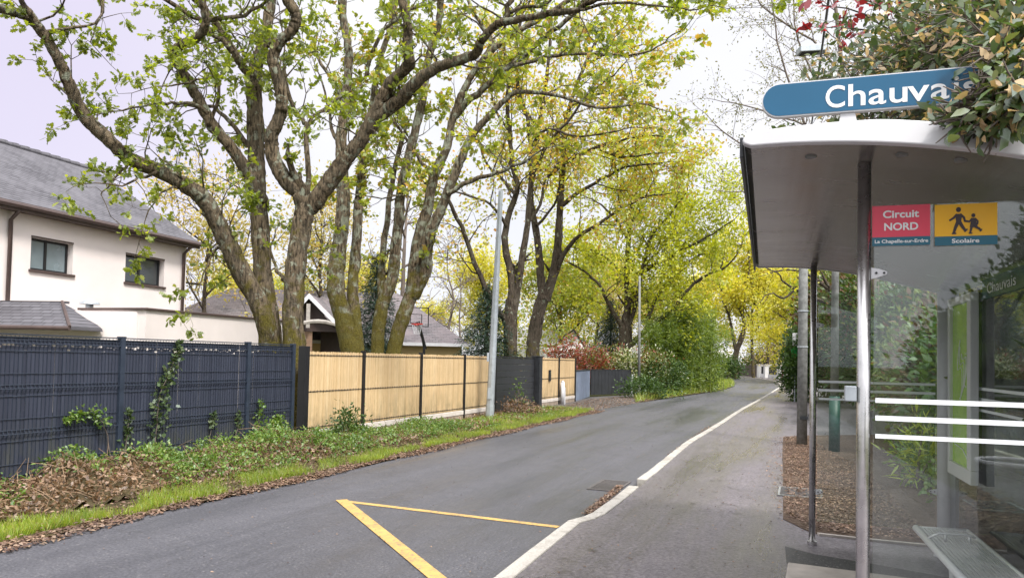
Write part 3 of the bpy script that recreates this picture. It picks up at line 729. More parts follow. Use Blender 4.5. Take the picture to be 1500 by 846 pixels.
def roof_mat():
    t = NT('dull_aluminium'); v = t.coord('Object', (1, .25, 1))
    n = t.noise(v, 6, 6, .7); s = t.noise(t.coord('Object', (30, 2, 1)), 4, 5, .7)
    c = t.ramp(n, [(.3, (.19, .175, .158)), (.7, (.30, .28, .26))])
    c = t.mix(.25, c, t.ramp(s, [(.3, (.8, .8, .8)), (.7, (1.15, 1.15, 1.15))]), 'MULTIPLY')
    return t.pbr(c, t.ramp(n, [(.3, (.16,) * 3), (.7, (.30,) * 3)]), .5)
MT['soffit'] = roof_mat()
MT['blue'] = simple('blue_enamel', (.014, .100, .195), .22, var=.06, scale=2, bump=0)
MT['teal'] = simple('teal_vinyl', (.012, .125, .19), .4, var=.08, bump=0)
MT['redv'] = simple('red_vinyl', (.76, .065, .115), .45, var=.05, bump=0)
MT['yelv'] = simple('yellow_vinyl', (.93, .49, .015), .45, var=.04, bump=0)
MT['letter'] = simple('white_lettering', (.82, .83, .84), .4, var=.03, bump=0)
MT['picto'] = simple('dark_pictogram', (.045, .03, .035), .5, var=.05, bump=0)
MT['frost'] = simple('frosted_band', (.82, .85, .88), .6, var=.04, bump=0)
def tealglass():
    t = NT('teal_tinted_band'); tr = t.n('ShaderNodeBsdfTransparent'); tr.inputs[0].default_value = (.25, .5, .5, 1)
    d = t.n('ShaderNodeBsdfPrincipled'); d.inputs['Base Color'].default_value = (.03, .14, .15, 1); d.inputs['Roughness'].default_value = .2
    m = t.n('ShaderNodeMixShader'); m.inputs[0].default_value = .6; t.l(tr.outputs[0], m.inputs[1]); t.l(d.outputs[0], m.inputs[2]); t.l(m.outputs[0], t.out.inputs[0]); return t.m
MT['tealglass'] = tealglass()
def poster_mat():
    t = NT('green_map_poster'); v = t.coord('Object')
    n = t.noise(v, 4, 4, .6, 1.0); w = t.n('ShaderNodeTexVoronoi', feature='DISTANCE_TO_EDGE'); w.inputs['Scale'].default_value = 5; t.l(v, w.inputs['Vector'])
    c = t.ramp(n, [(.3, (.28, .52, .04)), (.55, (.42, .68, .08)), (.75, (.33, .60, .06))])
    c = t.mix(t.ramp(w.outputs[0], [(.006, (.5,) * 3), (.02, (0,) * 3)]), c, (.45, .6, .2))
    c = t.mix(t.ramp(t.noise(v, 14, 3), [(.62, (0,) * 3), (.68, (.5,) * 3)]), c, (.12, .3, .05))
    return t.pbr(c, .25)
MT['poster'] = poster_mat()

U = Vector((.3206, .9472, 0)); V = Vector((.9472, -.3206, 0))
SA = math.atan2(U.y, U.x)
A0 = Vector((1.5, 3.2, PZ))
sh = thing('bus_shelter', 'glass bus shelter with a curved roof and a blue name sign under overhanging leaves', 'bus shelter', A0, SA)
def L3(u, w, z): return Vector((u, -w, z - PZ))
def sbox(m, u0, u1, w0, w1, z0, z1): m.box(u0, u1, -w1, -w0, z0 - PZ, z1 - PZ)
def under(w): return 2.522 - .106 * w - .144 * w * w if w < .6 else 2.522 - .106 * w - .144 * .36 - .1728 * (w - .6)
def zund(w): return max(under(w), 2.16)
def thick(w): return .046 + .036 * min(1, (w + .47) / .5)
WS = list(np.linspace(-.46, 1.28, 30))
prof_lo = [(w, zund(w)) for w in WS]
prof_hi = [(w, zund(w) + thick(w)) for w in WS]
nose = [(-.482, zund(-.47) + .012), (-.488, zund(-.47) + .026), (-.48, zund(-.47) + .04)]
poly = prof_lo + list(reversed(prof_hi)) + list(reversed(nose))
m = MB(); m.prism([L3(-.285, w, z) for w, z in poly], (4.03, 0, 0)); m.build('roof', MT['soffit'], sh)
def grow_(p, g): return [(w + (-g if i > 58 else 0), z + (g if 30 <= i < 60 else -g * .8)) for i, (w, z) in enumerate(p)]
m = MB(); m.prism([L3(-.335, w, z) for w, z in grow_(poly, .006)], (.048, 0, 0)); m.build('front_fascia', MT['white'], sh, bevel=.006)
m = MB(); m.prism([L3(3.747, w, z) for w, z in grow_(poly, .006)], (.045, 0, 0)); m.build('rear_fascia', MT['white'], sh, bevel=.004)
m = MB(); zz = zund(-.47); sbox(m, -.28, 3.74, -.505, -.4895, zz - .035, zz + .05); m.build('edge_seal', MT['dark'], sh, bevel=.004)
for w in (-.22, .12, .33):
    m = MB(); p = L3(-.16 if w > 0 else -.1, w, zund(w)); m.tube([p + Vector((0, 0, -.006)), p + Vector((0, 0, .004))], [.022, .026], 16); m.build('soffit_plug', MT['polegrey'], sh)
for u in (0, 3.59):
    m = MB(); m.tube([L3(u, 0, PZ), L3(u, 0, 2.521)], .027, 24); o = m.build('front_post', MT['steel'], sh, True)
    m = MB(); m.tube([L3(u, 0, PZ + .001), L3(u, 0, PZ + .03)], .04, 20); m.build('foot', MT['steel'], o)
    m = MB(); m.tube([L3(u, 1.03, PZ), L3(u, 1.03, zund(1.03) - .002)], .066, 24); o = m.build('rear_post', MT['white'], sh, True)
    m = MB(); m.tube([L3(u, 1.03, PZ + .001), L3(u, 1.03, PZ + .05)], .09, 16); m.build('foot', MT['silver'], o)
# glass panes
def pane(name, u0, u1, w0, w1, z0, z1, mt, parent=None):
    m = MB(); sbox(m, u0, u1, w0, w1, z0, z1); return m.build(name, mt, parent or sh)
pn = pane('glass_panel', -.005, .005, .038, .955, .26, 2.33, MT['glass'])
pf = pane('glass_panel', 3.585, 3.595, .038, .955, .30, 2.28, MT['glass2'])
pr_ = pane('rear_glass', .08, 3.52, 1.045, 1.055, .30, 2.24, MT['glass2'])
for zc, h in ((1.507, .020), (1.433, .021), (1.357, .018)):
    for base, u, nm in ((pn, -.0075, 'band'), (pf, 3.582, 'band')):
        m = MB(); sbox(m, u - .001, u + .001, .045, .95, zc - h / 2, zc + h / 2); m.build('white_band', MT['frost'], base)
    m = MB(); sbox(m, .1, 3.5, 1.041, 1.043, zc - h / 2, zc + h / 2); m.build('white_band', MT['frost'], pr_)
# clamps: triangular plates that hold the panes
def clamp(u, w, z, s=1, par=pn):
    m = MB(); m.prism([L3(u - .012, w, z + .024), L3(u - .012, w + .03 * s, z + .018), L3(u - .012, w + .062 * s, z + .006), L3(u - .012, w + .062 * s, z - .006), L3(u - .012, w + .02 * s, z - .022), L3(u - .012, w, z - .026)], (.004, 0, 0))
    c = m.build('clamp', MT['white'], par, bevel=.002)
    for dw in (.02, .05):
        m = MB(); p = L3(u - .0125, w + dw * s, z); m.tube([p, p + Vector((-.004, 0, 0))], .005, 10); m.build('bolt', MT['dark'], c)
clamp(0, .026, 2.045); clamp(0, .026, .55); clamp(3.59, .026, 2.0, par=pf); clamp(3.59, .026, .55, par=pf)
clamp(3.59, .965, .62, -1, pf)
m = MB(); sbox(m, -.03, .012, -.075, -.029, 1.50, 1.565); m.build('clamp', MT['galv'], sh, bevel=.004)
# name sign above the roof
sg0, sg1, sz0, sz1 = -.42, 1.15, 2.682, 2.824
def stadium(w0, w1, z0, z1, n=14):
    r = (z1 - z0) / 2; zc = (z0 + z1) / 2
    p = [(w0 + r + r * math.cos(a), zc + r * math.sin(a)) for a in np.linspace(math.pi * 1.5, math.pi * .5, n)]
    return p + [(w1 - r + r * math.cos(a), zc + r * math.sin(a)) for a in np.linspace(math.pi * .5, -math.pi * .5, n)]
m = MB(); m.prism([L3(-.215, w, z) for w, z in stadium(sg0, sg1, sz0, sz1)], (.03, 0, 0)); sb = m.build('sign_board', MT['white'], sh)
for uu, s in ((-.2175, 1), (-.1845, 1)):
    m = MB(); m.prism([L3(uu, w, z) for w, z in stadium(sg0 + .005, sg1 - .005, sz0 + .005, sz1 - .005)], (.0025, 0, 0)); m.build('sign_face', MT['blue'], sb)
for w in (-.087, .42):
    m = MB(); zr = zund(w) + thick(w) - .01
    m.prism([L3(-.206, w - .042, zr), L3(-.206, w + .045, zr), L3(-.206, w + .028, sz0 - .001), L3(-.206, w - .026, sz0 - .001)], (.012, 0, 0)); m.build('sign_bracket', MT['white'], sh, bevel=.002)
def text_geo(txt, bold=.012):
    cu = bpy.data.curves.new('txt', 'FONT'); cu.body = txt; cu.offset = bold; cu.resolution_u = 5
    o = bpy.data.objects.new('txt', cu); COL.objects.link(o); bpy.context.view_layer.update()
    dg = bpy.context.evaluated_depsgraph_get(); me = bpy.data.meshes.new_from_object(o.evaluated_get(dg))
    v = [tuple(q.co) for q in me.vertices]; f = [tuple(p.vertices) for p in me.polygons]
    bpy.data.objects.remove(o); bpy.data.curves.remove(cu); bpy.data.meshes.remove(me)
    return v, f
def letters(txt, mapf, width, height, mt, parent, bold=.012, name='lettering', ref=None):
    """ width of the text, cap height given by `ref` glyph """
    v, f = text_geo(txt, bold)
    x0 = min(p[0] for p in v); x1 = max(p[0] for p in v)
    rv, _ = text_geo('C', bold); h = max(p[1] for p in rv)
    m = MB(); m.v = [tuple(mapf((p[0] - x0) / (x1 - x0) * width, p[1] / h * height)) for p in v]; m.f = f
    return m.build(name, mt, parent, normals=False)
def px2w(px):   # where a picture column meets the plane of the sign
    r = ray(px, 130); k = r.x / r.y; o = A0 - U * .2; return (k * o.y - o.x) / (V.x - k * V.y)
for ch, x0, x1 in (('C', 1209, 1237), ('h', 1242, 1267), ('a', 1271.5, 1297), ('u', 1302, 1328), ('v', 1328, 1360), ('a', 1362, 1389), ('i', 1395.5, 1403), ('s', 1409, 1431)):
    wa_, wb_ = px2w(x0), px2w(x1)
    letters(ch, lambda x, y: L3(-.2195, wa_ + x, 2.704 + y), wb_ - wa_, .090, MT['letter'], sb, .010, 'letter')
# stickers on the near pane
def sticker(name, w0, w1, z0, z1, mt, u=-.0066):
    m = MB(); sbox(m, u - .0008, u, w0, w1, z0, z1); return m.build(name, mt, pn)
s1 = sticker('circuit_sticker', .03, .25, 2.16, 2.331, MT['redv'])
s2 = sticker('school_sticker', .2665, .4926, 2.155, 2.326, MT['yelv'])
m = MB(); sbox(m, -.0088, -.008, .03, .25, 2.16, 2.197); m.build('teal_strip', MT['teal'], s1)
m = MB(); sbox(m, -.0088, -.008, .2665, .4926, 2.155, 2.193); m.build('teal_strip', MT['teal'], s2)
uf = -.0098
letters('Circuit', lambda x, y: L3(uf, .071 + x, 2.279 + y), .137, .031, MT['letter'], s1, .026)
letters('NORD', lambda x, y: L3(uf, .076 + x, 2.226 + y), .129, .031, MT['letter'], s1, .026)
letters('La Chapelle-sur-Erdre', lambda x, y: L3(uf, .04 + x, 2.172 + y), .202, .0145, MT['letter'], s1, .022)
letters('Scolaire', lambda x, y: L3(uf, .329 + x, 2.165 + y), .099, .0175, MT['letter'], s2, .022)
pm = MB(); pk = [0]
def pz(x, y):
    return L3(-.0082 - pk[0] * .00012, .2665 + (x - 500) / 390 * .226, 2.326 - (y - 75) / 255 * .171)
def disc(x, y, r):
    pk[0] += 1; pm.face([pz(x + r * math.cos(a), y + r * math.sin(a)) for a in np.linspace(0, 2 * math.pi, 20, endpoint=False)])
def polyf(*pts): pk[0] += 1; pm.face([pz(*p) for p in pts])
def caps(pts, w0, w1=None):
    w1 = w1 or w0; n = len(pts)
    for i in range(n - 1):
        (x0, y0), (x1, y1) = pts[i], pts[i + 1]; r0 = w0 + (w1 - w0) * i / max(1, n - 1); r1 = w0 + (w1 - w0) * (i + 1) / max(1, n - 1)
        d = math.atan2(y1 - y0, x1 - x0)
        polyf(*[(x0 + r0 * math.cos(d + math.pi / 2 + a), y0 + r0 * math.sin(d + math.pi / 2 + a)) for a in np.linspace(0, math.pi, 8)], *[(x1 + r1 * math.cos(d - math.pi / 2 + a), y1 + r1 * math.sin(d - math.pi / 2 + a)) for a in np.linspace(0, math.pi, 8)])
disc(650, 110, 16); polyf((632, 136), (668, 136), (672, 150), (666, 192), (636, 192), (630, 150))
caps([(638, 142), (620, 160), (596, 174)], 8, 6); caps([(664, 142), (684, 160), (690, 182), (706, 184)], 8, 6)
caps([(645, 188), (630, 222), (620, 254)], 12, 8); caps([(612, 257), (632, 257)], 5); caps([(657, 188), (674, 216), (692, 240)], 12, 8); caps([(690, 246), (702, 234)], 5)
disc(742, 149, 12.5); polyf((730, 165), (756, 165), (770, 222), (719, 222))
caps([(733, 170), (718, 186), (702, 184)], 6, 5); caps([(754, 170), (769, 186), (768, 202)], 6, 5)
caps([(731, 220), (722, 254)], 8, 6); caps([(716, 258), (732, 258)], 4); caps([(757, 220), (776, 230), (788, 242)], 8, 6); caps([(784, 247), (793, 237)], 4)
pm.build('walking_figures', MT['picto'], s2, normals=False)
# rear wall: tinted name band and poster case
hb = pane('name_band', .9, 2.50, 1.032, 1.0395, 2.13, 2.262, MT['tealglass'])
letters('Chauvais', lambda x, y: L3(2.36 - x, 1.0305, 2.16 + y), .62, .07, MT['letter'], hb, .0)
m = MB(); pu0, pu1, p0, p1 = 2.54, 3.24, .83, 2.19
for a in ((pu0, pu1, p0, p0 + .10), (pu0, pu1, p1 - .06, p1), (pu0, pu0 + .10, p0 + .1, p1 - .06), (pu1 - .06, pu1, p0 + .1, p1 - .06)): sbox(m, a[0], a[1], .97, 1.025, a[2], a[3])
pc = m.build('poster_case', MT['white'], sh, bevel=.006)
m = MB(); sbox(m, pu0 + .1, pu1 - .06, .995, 1.02, p0 + .1, p1 - .06); po = m.build('poster', MT['poster'], pc)
m = MB()
for k in range(4):
    pts = [L3(2.76 + .12 * k * .5 + .07 * math.sin(t * 2.2 + k), .9915, 1.45 + .12 * t + .06 * math.cos(t * 3 + k)) for t in np.linspace(0, 3, 16)]
    m.tube(pts, .003, 4)
m.tube([L3(2.68, .9915, .98), L3(2.85, .9915, 1.05), L3(3.1, .9915, 1.07)], .004, 4)
m.build('map_route', MT['letter'], po)
# bench
MT['seat'] = simple('grey_coated_metal', (.55, .56, .56), .4, .2, var=.1, scale=5, bump=.03)
bn = thing('bench', 'perforated grey metal bench with a low arm hoop inside the bus shelter', 'bench', A0 + U * 1.75 + V * .78, SA)
def Lb(u, w, z): return Vector((u - 1.75, -(w - .78), z - PZ))
BZ = .50; bu0, bu1, bw0, bw1 = .55, 2.62, .645, .965
m = MB(); m.tube([Lb(bu0, bw0, BZ - .01), Lb(bu1, bw0, BZ - .01)], .024, 14); m.build('front_rail', MT['white'], bn, True)
m = MB()
nb = 12
for i in range(nb):
    w = bw0 + .032 + i * (bw1 - bw0 - .04) / (nb - 1); p = [Lb(bu0, w - .0088, BZ - .004), Lb(bu1, w - .0088, BZ - .004), Lb(bu1, w + .0088, BZ - .004), Lb(bu0, w + .0088, BZ - .004)]
    m.hexa(p + [q + Vector((0, 0, .007)) for q in p])
for u in np.arange(bu0 + .02, bu1, .05):
    p = [Lb(u, bw0 + .02, BZ - .009), Lb(u + .012, bw0 + .02, BZ - .009), Lb(u + .012, bw1, BZ - .009), Lb(u, bw1, BZ - .009)]; m.hexa(p + [q + Vector((0, 0, .005)) for q in p])
m.build('seat', MT['seat'], bn)
m = MB(); m.tube([Lb(bu0, bw1 + .005, BZ), Lb(bu1, bw1 + .005, BZ)], .014, 10); m.build('rear_rail', MT['silver'], bn, True)
m = MB(); m.tube([Lb(bu1, bw0, BZ - .01), Lb(bu1, bw1 + .005, BZ)], .014, 10); m.tube([Lb(bu0, bw0, BZ - .01), Lb(bu0, bw1 + .005, BZ)], .014, 10); m.build('end_rail', MT['silver'], bn, True)
m = MB(); ua = 2.18; m.tube([Lb(ua, bw0 + .0, BZ + .012), Lb(ua, bw0 + .06, BZ + .05), Lb(ua, bw0 + .22, BZ + .055), Lb(ua, bw0 + .275, BZ + .04)], .008, 10); m.tube([Lb(ua, bw0 + .10, BZ), Lb(ua, bw0 + .10, BZ + .052)], .008, 8); m.tube([Lb(ua, bw0 + .24, BZ), Lb(ua, bw0 + .24, BZ + .05)], .008, 8); m.build('arm_hoop', MT['silver'], bn, True)
for u in (1.0, 2.2):
    m = MB(); m.tube([Lb(u, bw1 + .02, BZ - .02), Lb(u, bw0 + .08, BZ - .03)], .016, 8); m.tube([Lb(u, bw0 + .14, BZ - .03), Lb(u, bw0 + .16, PZ)], .025, 10); m.build('leg', MT['silver'], bn, True)

# ------------------------------------------------------------------ poles beyond the shelter
pb = G(1174.5, 651, PZ); pt = P(1178, 245, pb.y)
up_ = thing('utility_pole', 'weathered grey utility pole on the dirt strip beyond the shelter', 'utility pole', pb)
m = MB(); m.tube([(0, 0, -.05), (pt - pb) * .5, (pt - pb)], [.10, .088, .075], 14); m.build('shaft', MT['polegrey'], up_, True)
m = MB(); m.box(-.075, .075, -.115, -.09, .5, .56); m.build('id_plate', MT['dark'], up_)
for z in (1.9, 2.6):
    m = MB(); m.tube([(0, 0, z), (0, 0, z + .025)], .103, 14); m.build('strap', MT['galv'], up_)
cab = thing('overhead_cable', 'thin dark cable rising from the utility pole past the lamp head', 'cable', pt)
m = MB(); e_ = P(1222, -60, 5.0) - pt; m.tube([(0, 0, 0), e_ * .5 + Vector((0, 0, -.12)), e_], .011, 5); m.build('cable', MT['black'], cab)
lb = G(1222, 661, PZ); lt = P(1224, 76, lb.y); lh = P(1190, 72, lb.y)
sl2 = thing('street_lamp', 'street lamp with dark green base and a flat grey head above the shelter', 'street lamp', lb)
m = MB(); m.tube([(0, 0, -.03), (0, 0, 1.0)], .095, 14); m.build('base', MT['greenpaint'], sl2, True)
m = MB(); m.tube([(0, 0, 1.0), (0, 0, 4), (lt - lb)], [.072, .06, .045], 12); m.build('pole', MT['polegrey'], sl2, True)
m = MB(); m.tube([(lt - lb) - Vector((0, 0, .05)), (lh - lb) + Vector((.1, 0, -.02))], .03, 8); m.build('arm', MT['galv'], sl2, True)
hd = lh - lb; m = MB()
m.hexa([hd + Vector(q) for q in ((-.26, -.12, -.10), (.24, -.12, -.06), (.24, .12, -.06), (-.26, .12, -.10), (-.26, -.12, .02), (.24, -.12, .07), (.24, .12, .07), (-.26, .12, .02))])
hdo = m.build('lamp_head', MT['galv'], sl2, bevel=.012)
m = MB(); m.hexa([hd + Vector(q) for q in ((-.22, -.09, -.104), (.10, -.09, -.079), (.10, .09, -.079), (-.22, .09, -.104), (-.22, -.09, -.098), (.10, -.09, -.073), (.10, .09, -.073), (-.22, .09, -.098))]); m.build('lens', MT['dark'], hdo)
gs = G(1164, 588, PZ); tz = 1.65 + (534 - 488) / F * gs.y
sgn = thing('roadside_sign', 'small white and green sign on a thin post beside the dark bush', 'sign', gs)
m = MB(); m.tube([(0, 0, -.05), (0, 0, tz - PZ)], .03, 8); m.build('post', MT['galv'], sgn)
m = MB(); m.box(-.13, .13, -.06, -.035, tz - PZ - .52, tz - PZ); m.build('white_panel', MT['white'], sgn, bevel=.02)
m = MB(); q = tz - PZ - .55; m.prism([(-.05, -.06, q), (.12, -.06, q - .02), (.06, -.06, q - .25), (.2, -.06, q - .32), (.12, -.06, q - .62), (-.05, -.06, q - .6), (-.16, -.06, q - .4), (-.16, -.06, q - .12)], (0, .03, 0)); m.build('green_panel', MT['green'], sgn)
pp = G(1101, 553); op = thing('telegraph_pole', 'thin dark wooden pole beyond the bend near the white gate posts', 'utility pole', G(1120.5, 553.5) + Vector((0, -1, 0)))
m = MB(); m.tube([(0, 0, -.05), (.05, 0, 5.0)], [.13, .10], 8); m.build('shaft', simple('dark_timber_pole', (.09, .075, .065), .9), op)
# litter bin on the pavement next to where the photograph was taken (seen mirrored in the near pane)
lb_ = thing('litter_bin', 'pale round litter bin mirrored faintly in the right side of the near glass pane', 'litter bin', (1.78, -.75, PZ))
m = MB(); m.cyl(0, 0, 0, .78, .24, 24, .27); m.build('body', MT['dark'], lb_, True)
m = MB(); m.tube([(.26 * math.cos(a), .26 * math.sin(a), .80) for a in np.linspace(0, 2 * math.pi, 25)], .018, 8); m.build('rim', MT['white'], lb_, True)
# ------------------------------------------------------------------ trees
MT['bark'] = bark_mat('oak_bark')
MT['bark2'] = bark_mat('oak_bark_mossy', moss=.82, lichen=1.35, moss_top=8)
MT['bark3'] = bark_mat('dark_bark', ((.025, .02, .016), (.11, .085, .065)), .5, .3)
MT['twig'] = simple('grey_twig', (.16, .13, .11), .9, var=.3)
LM = {}
LM['oak'] = leaf_mat('oak_leaves', [(0.090, 0.129, 0.016), (0.179, 0.235, 0.022), (0.280, 0.336, 0.034), (0.134, 0.185, 0.022), (0.370, 0.403, 0.045)], .6, .9)
LM['oakmix'] = leaf_mat('young_oak_leaves', [(0.168, 0.235, 0.028), (0.280, 0.347, 0.039), (0.403, 0.403, 0.050), (0.213, 0.280, 0.034), (0.336, 0.370, 0.045), (0.470, 0.269, 0.067)], .5, .6)
LM['gold'] = leaf_mat('yellow_bronze_leaves', [(0.369, 0.429, 0.044), (0.499, 0.506, 0.056), (0.520, 0.297, 0.075), (0.303, 0.396, 0.044), (0.456, 0.462, 0.062), (0.390, 0.451, 0.050), (0.543, 0.330, 0.075), (0.477, 0.484, 0.062), (0.499, 0.242, 0.075)], .5, .35)
LM['lime'] = leaf_mat('lime_leaves', [(0.357, 0.414, 0.027), (0.483, 0.513, 0.036), (0.566, 0.545, 0.049), (0.294, 0.359, 0.027), (0.420, 0.469, 0.036)], .5, .35, dark=.7)
LM['far'] = leaf_mat('far_yellow_leaves', [(0.513, 0.495, 0.050), (0.620, 0.572, 0.062), (0.428, 0.462, 0.044), (0.642, 0.517, 0.099)], .5, .2, dark=.75)
LM['pale'] = leaf_mat('far_pale_leaves', [(.46, .38, .10), (.40, .36, .10), (.52, .36, .14)], .5, .2, dark=.8)
LM['birch'] = leaf_mat('small_grey_green_leaves', [(.12, .14, .06), (.2, .2, .08), (.25, .22, .10)], .4, .5)
LM['conifer'] = leaf_mat('conifer_needles', [(.012, .03, .016), (.02, .05, .028), (.035, .07, .035)], .15, 1.5)
LM['bamboo'] = leaf_mat('bamboo_leaves', [(.09, .155, .024), (.14, .215, .03), (.20, .28, .035), (.28, .35, .05)], .45, .7)
LM['hedge'] = leaf_mat('dark_hedge_leaves', [(.03, .065, .014), (.055, .11, .022), (.09, .15, .035)], .3, 1.0, gloss=.04)
LM['hedge2'] = leaf_mat('mid_hedge_leaves', [(.07, .12, .022), (.12, .18, .035), (.17, .22, .055), (.23, .26, .09)], .35, 1.0)
LM['photinia'] = leaf_mat('red_photinia_leaves', [(.25, .035, .03), (.36, .07, .05), (.18, .06, .03), (.10, .10, .03), (.42, .13, .08)], .35, .8)
LM['bronze'] = leaf_mat('bronze_leaves', [(.10, .045, .03), (.16, .075, .045), (.07, .065, .028), (.20, .11, .06)], .3, .8)
LM['white'] = leaf_mat('white_blossom', [(.7, .7, .66), (.8, .8, .76)], .3, 1)
LM['pinkish'] = leaf_mat('pale_pink_blossom', [(.62, .48, .40), (.55, .42, .33), (.30, .28, .12)], .3, 1)
LM['redleaf'] = leaf_mat('dark_red_leaves', [(.20, .012, .025), (.32, .02, .04), (.14, .01, .02)], .45, 1)
LM['elae'] = leaf_mat('leathery_green_leaves', [(.045, .085, .03), (.075, .13, .045), (.12, .17, .06), (.16, .19, .085), (.06, .10, .05)], .25, 2.5, .3, .10)
LM['tan'] = leaf_mat('pale_tan_leaves', [(.50, .36, .22), (.62, .46, .30), (.42, .28, .16), (.70, .56, .40)], .3, 2.5)
LM['aucuba'] = leaf_mat('yellow_green_leaves', [(.34, .42, .03), (.46, .5, .05), (.22, .34, .03)], .4, 1)
LM['dead'] = leaf_mat('dead_brown_leaves', [(.10, .055, .03), (.19, .11, .065), (.30, .19, .12), (.14, .08, .05), (.38, .26, .18)], .15, 3)
LM['litter'] = leaf_mat('fallen_leaf_litter', [(0.078, 0.043, 0.032), (0.138, 0.078, 0.060), (0.212, 0.128, 0.094), (0.330, 0.230, 0.171), (0.100, 0.058, 0.045)], .1, 3)
LM['grass'] = leaf_mat('grass_blades', [(.13, .22, .02), (.24, .36, .03), (.34, .44, .045), (.36, .33, .10), (.18, .28, .03)], .45, 1.4, dark=.7)
LM['weed'] = leaf_mat('weed_leaves', [(.07, .14, .025), (.12, .22, .035), (.17, .28, .05), (.25, .30, .07)], .35, 2)
LM['ivy'] = leaf_mat('ivy_leaves', [(.05, .09, .03), (.08, .13, .05), (.14, .18, .08), (.03, .06, .02)], .25, 2)
LM['straw'] = leaf_mat('dry_stalks', [(.36, .24, .12), (.46, .34, .18), (.22, .14, .08)], .2, 2)

def crook(pts, n, amp):
    """ resample a traced limb smoothly (Catmull-Rom) and add small kinks """
    out = []; k = len(pts)
    for i in range(k - 1):
        p0, p1, p2, p3 = pts[max(0, i - 1)], pts[i], pts[i + 1], pts[min(k - 1, i + 2)]
        for j in range(n):
            t = j / n
            q = .5 * ((2 * p1) + (p2 - p0) * t + (2 * p0 - 5 * p1 + 4 * p2 - p3) * t * t + (3 * p1 - p0 - 3 * p2 + p3) * t ** 3)
            if amp: q = q + Vector((random.gauss(0, amp), random.gauss(0, amp), random.gauss(0, amp)))
            out.append(q)
    out.append(pts[-1]); return out
def rdir(d, ang):
    o = d.orthogonal().normalized(); o = Matrix.Rotation(random.uniform(0, 6.283), 3, d) @ o
    return (d * math.cos(ang) + o * math.sin(ang)).normalized()
def sprout(mb, p, d, L, r, lev, mx, pr, tips):
    k = max(3, int(L / pr.get('seg', .22))); pts = [p.copy()]; ds = []
    for i in range(k):
        d = (d + Vector((random.gauss(0, 1), random.gauss(0, 1), random.gauss(0, 1))) * pr.get('wig', .22) + Vector((0, 0, pr.get('trop', .03)))).normalized()
        p = p + d * (L / k); pts.append(p.copy()); ds.append(d.copy())
    mb.tube(pts, [max(pr.get('rmin', .003), r * (1 - .75 * i / k)) for i in range(k + 1)], 5 if lev == 1 else 3, False)
    if lev < mx:
        nch = max(2, int(L * pr.get('dens', 4.0)))
        for c in range(nch):
            i = min(k - 1, int(k * (.22 + .78 * (c + random.random()) / nch)))
            sprout(mb, pts[i + 1], rdir(ds[i], random.uniform(.5, 1.15)), L * random.uniform(.28, .55), r * .45, lev + 1, mx, pr, tips)
    for i in range(k):
        if (lev == mx and i >= k - pr.get('tipn', 9)) or i == k - 1: tips.append((pts[i + 1], ds[i]))

from mathutils import noise as MN
def lumpy(mb, pts, rr, sides, k):
    """ a limb with swellings, ridges and knots in its surface """
    n0 = len(mb.v); mb.tube(pts, rr, sides, False); m_ = len(pts); knots = [(random.randrange(m_), random.uniform(0, 6.28), random.uniform(.10, .28)) for _ in range(max(2, m_ // 14))]
    for i in range(m_):
        for j in range(sides):
            v = Vector(mb.v[n0 + i * sides + j]); d = v - pts[i]; an = 6.2832 * j / sides
            f = 1 + .13 * MN.noise(v * 1.8) + .10 * MN.noise(Vector((v.x * 9, v.y * 9, v.z * 2.2))) + .05 * MN.noise(v * 17)
            for ki, ka, kh in knots:
                di = abs(i - ki)
                if di < 4: f += kh * math.exp(-(di / 1.5) ** 2) * max(0, math.cos(an - ka)) ** 4
            mb.v[n0 + i * sides + j] = tuple(pts[i] + d * f)
def tree(name, label, base, D, limbs, leafm, bark, pr, cat='tree', group=None):
    """ limbs: (pixel list, width at start, width at end, depth offset at end, bare fraction) """
    base = Vector(base)
    root = thing(name, label, cat, base, 0, group)
    mb = MB(); tw = mb; tips = []
    for lb in limbs:
        px, w0, w1, dz, bare = lb[:5]
        dst = lb[5] if len(lb) > 5 else 0
        n = len(px); pts = []
        for i, (x, y) in enumerate(px):
            f = i / (n - 1)
            dep = D + dst + (dz - dst) * f
            pts.append(P(x, y, dep) - base)
        big = w0 > 14
        cp = crook(pts, 9 if big else 3, 0.006 if big else .02); m_ = len(cp)
        rad_ = [.88 * (w1 + (w0 - w1) * (1 - i / (m_ - 1)) ** 1.35) * (D + dst + (dz - dst) * i / (m_ - 1)) / F / 2 for i in range(m_)]
        lumpy(mb, cp, rad_, 22, w0 / 20) if big else mb.tube(cp, rad_, 9 if w0 > 7 else 6, False, .05)
        # sprouts
        ln = [0]
        for i in range(1, m_): ln.append(ln[-1] + (cp[i] - cp[i - 1]).length)
        tot = ln[-1]; s = tot * bare; sp = pr['space']
        while s < tot:
            i = next(q for q in range(m_) if ln[q] >= s - 1e-6); i = max(1, min(m_ - 1, i))
            d = (cp[i] - cp[i - 1]).normalized(); f = s / tot
            L = pr['len'] * random.uniform(.5, 1.2) * (1 - .35 * f) * (.5 if w0 <= 6.1 and pr['tmpl'] is OAK else 1)
            dd = rdir(d, random.uniform(.6, 1.3)); dd.z += .75 if (w0 > 30 and pr['tmpl'] is OAK) else pr.get('lift', .1); dd.normalize()
            sprout(tw, cp[i], dd, L, min(rad_[i] * .5, L * .013 + .004), 1, pr.get('lev', 2), pr, tips)
            s += sp * random.uniform(.6, 1.4)
        sprout(tw, cp[-1], (cp[-1] - cp[-2]).normalized(), pr['len'] * .7, rad_[-1] * .8, 1, pr.get('lev', 2), pr, tips)
    o = mb.build('trunk', bark, root, True, normals=False)
    crown(root, tips, leafm, pr)
    return root
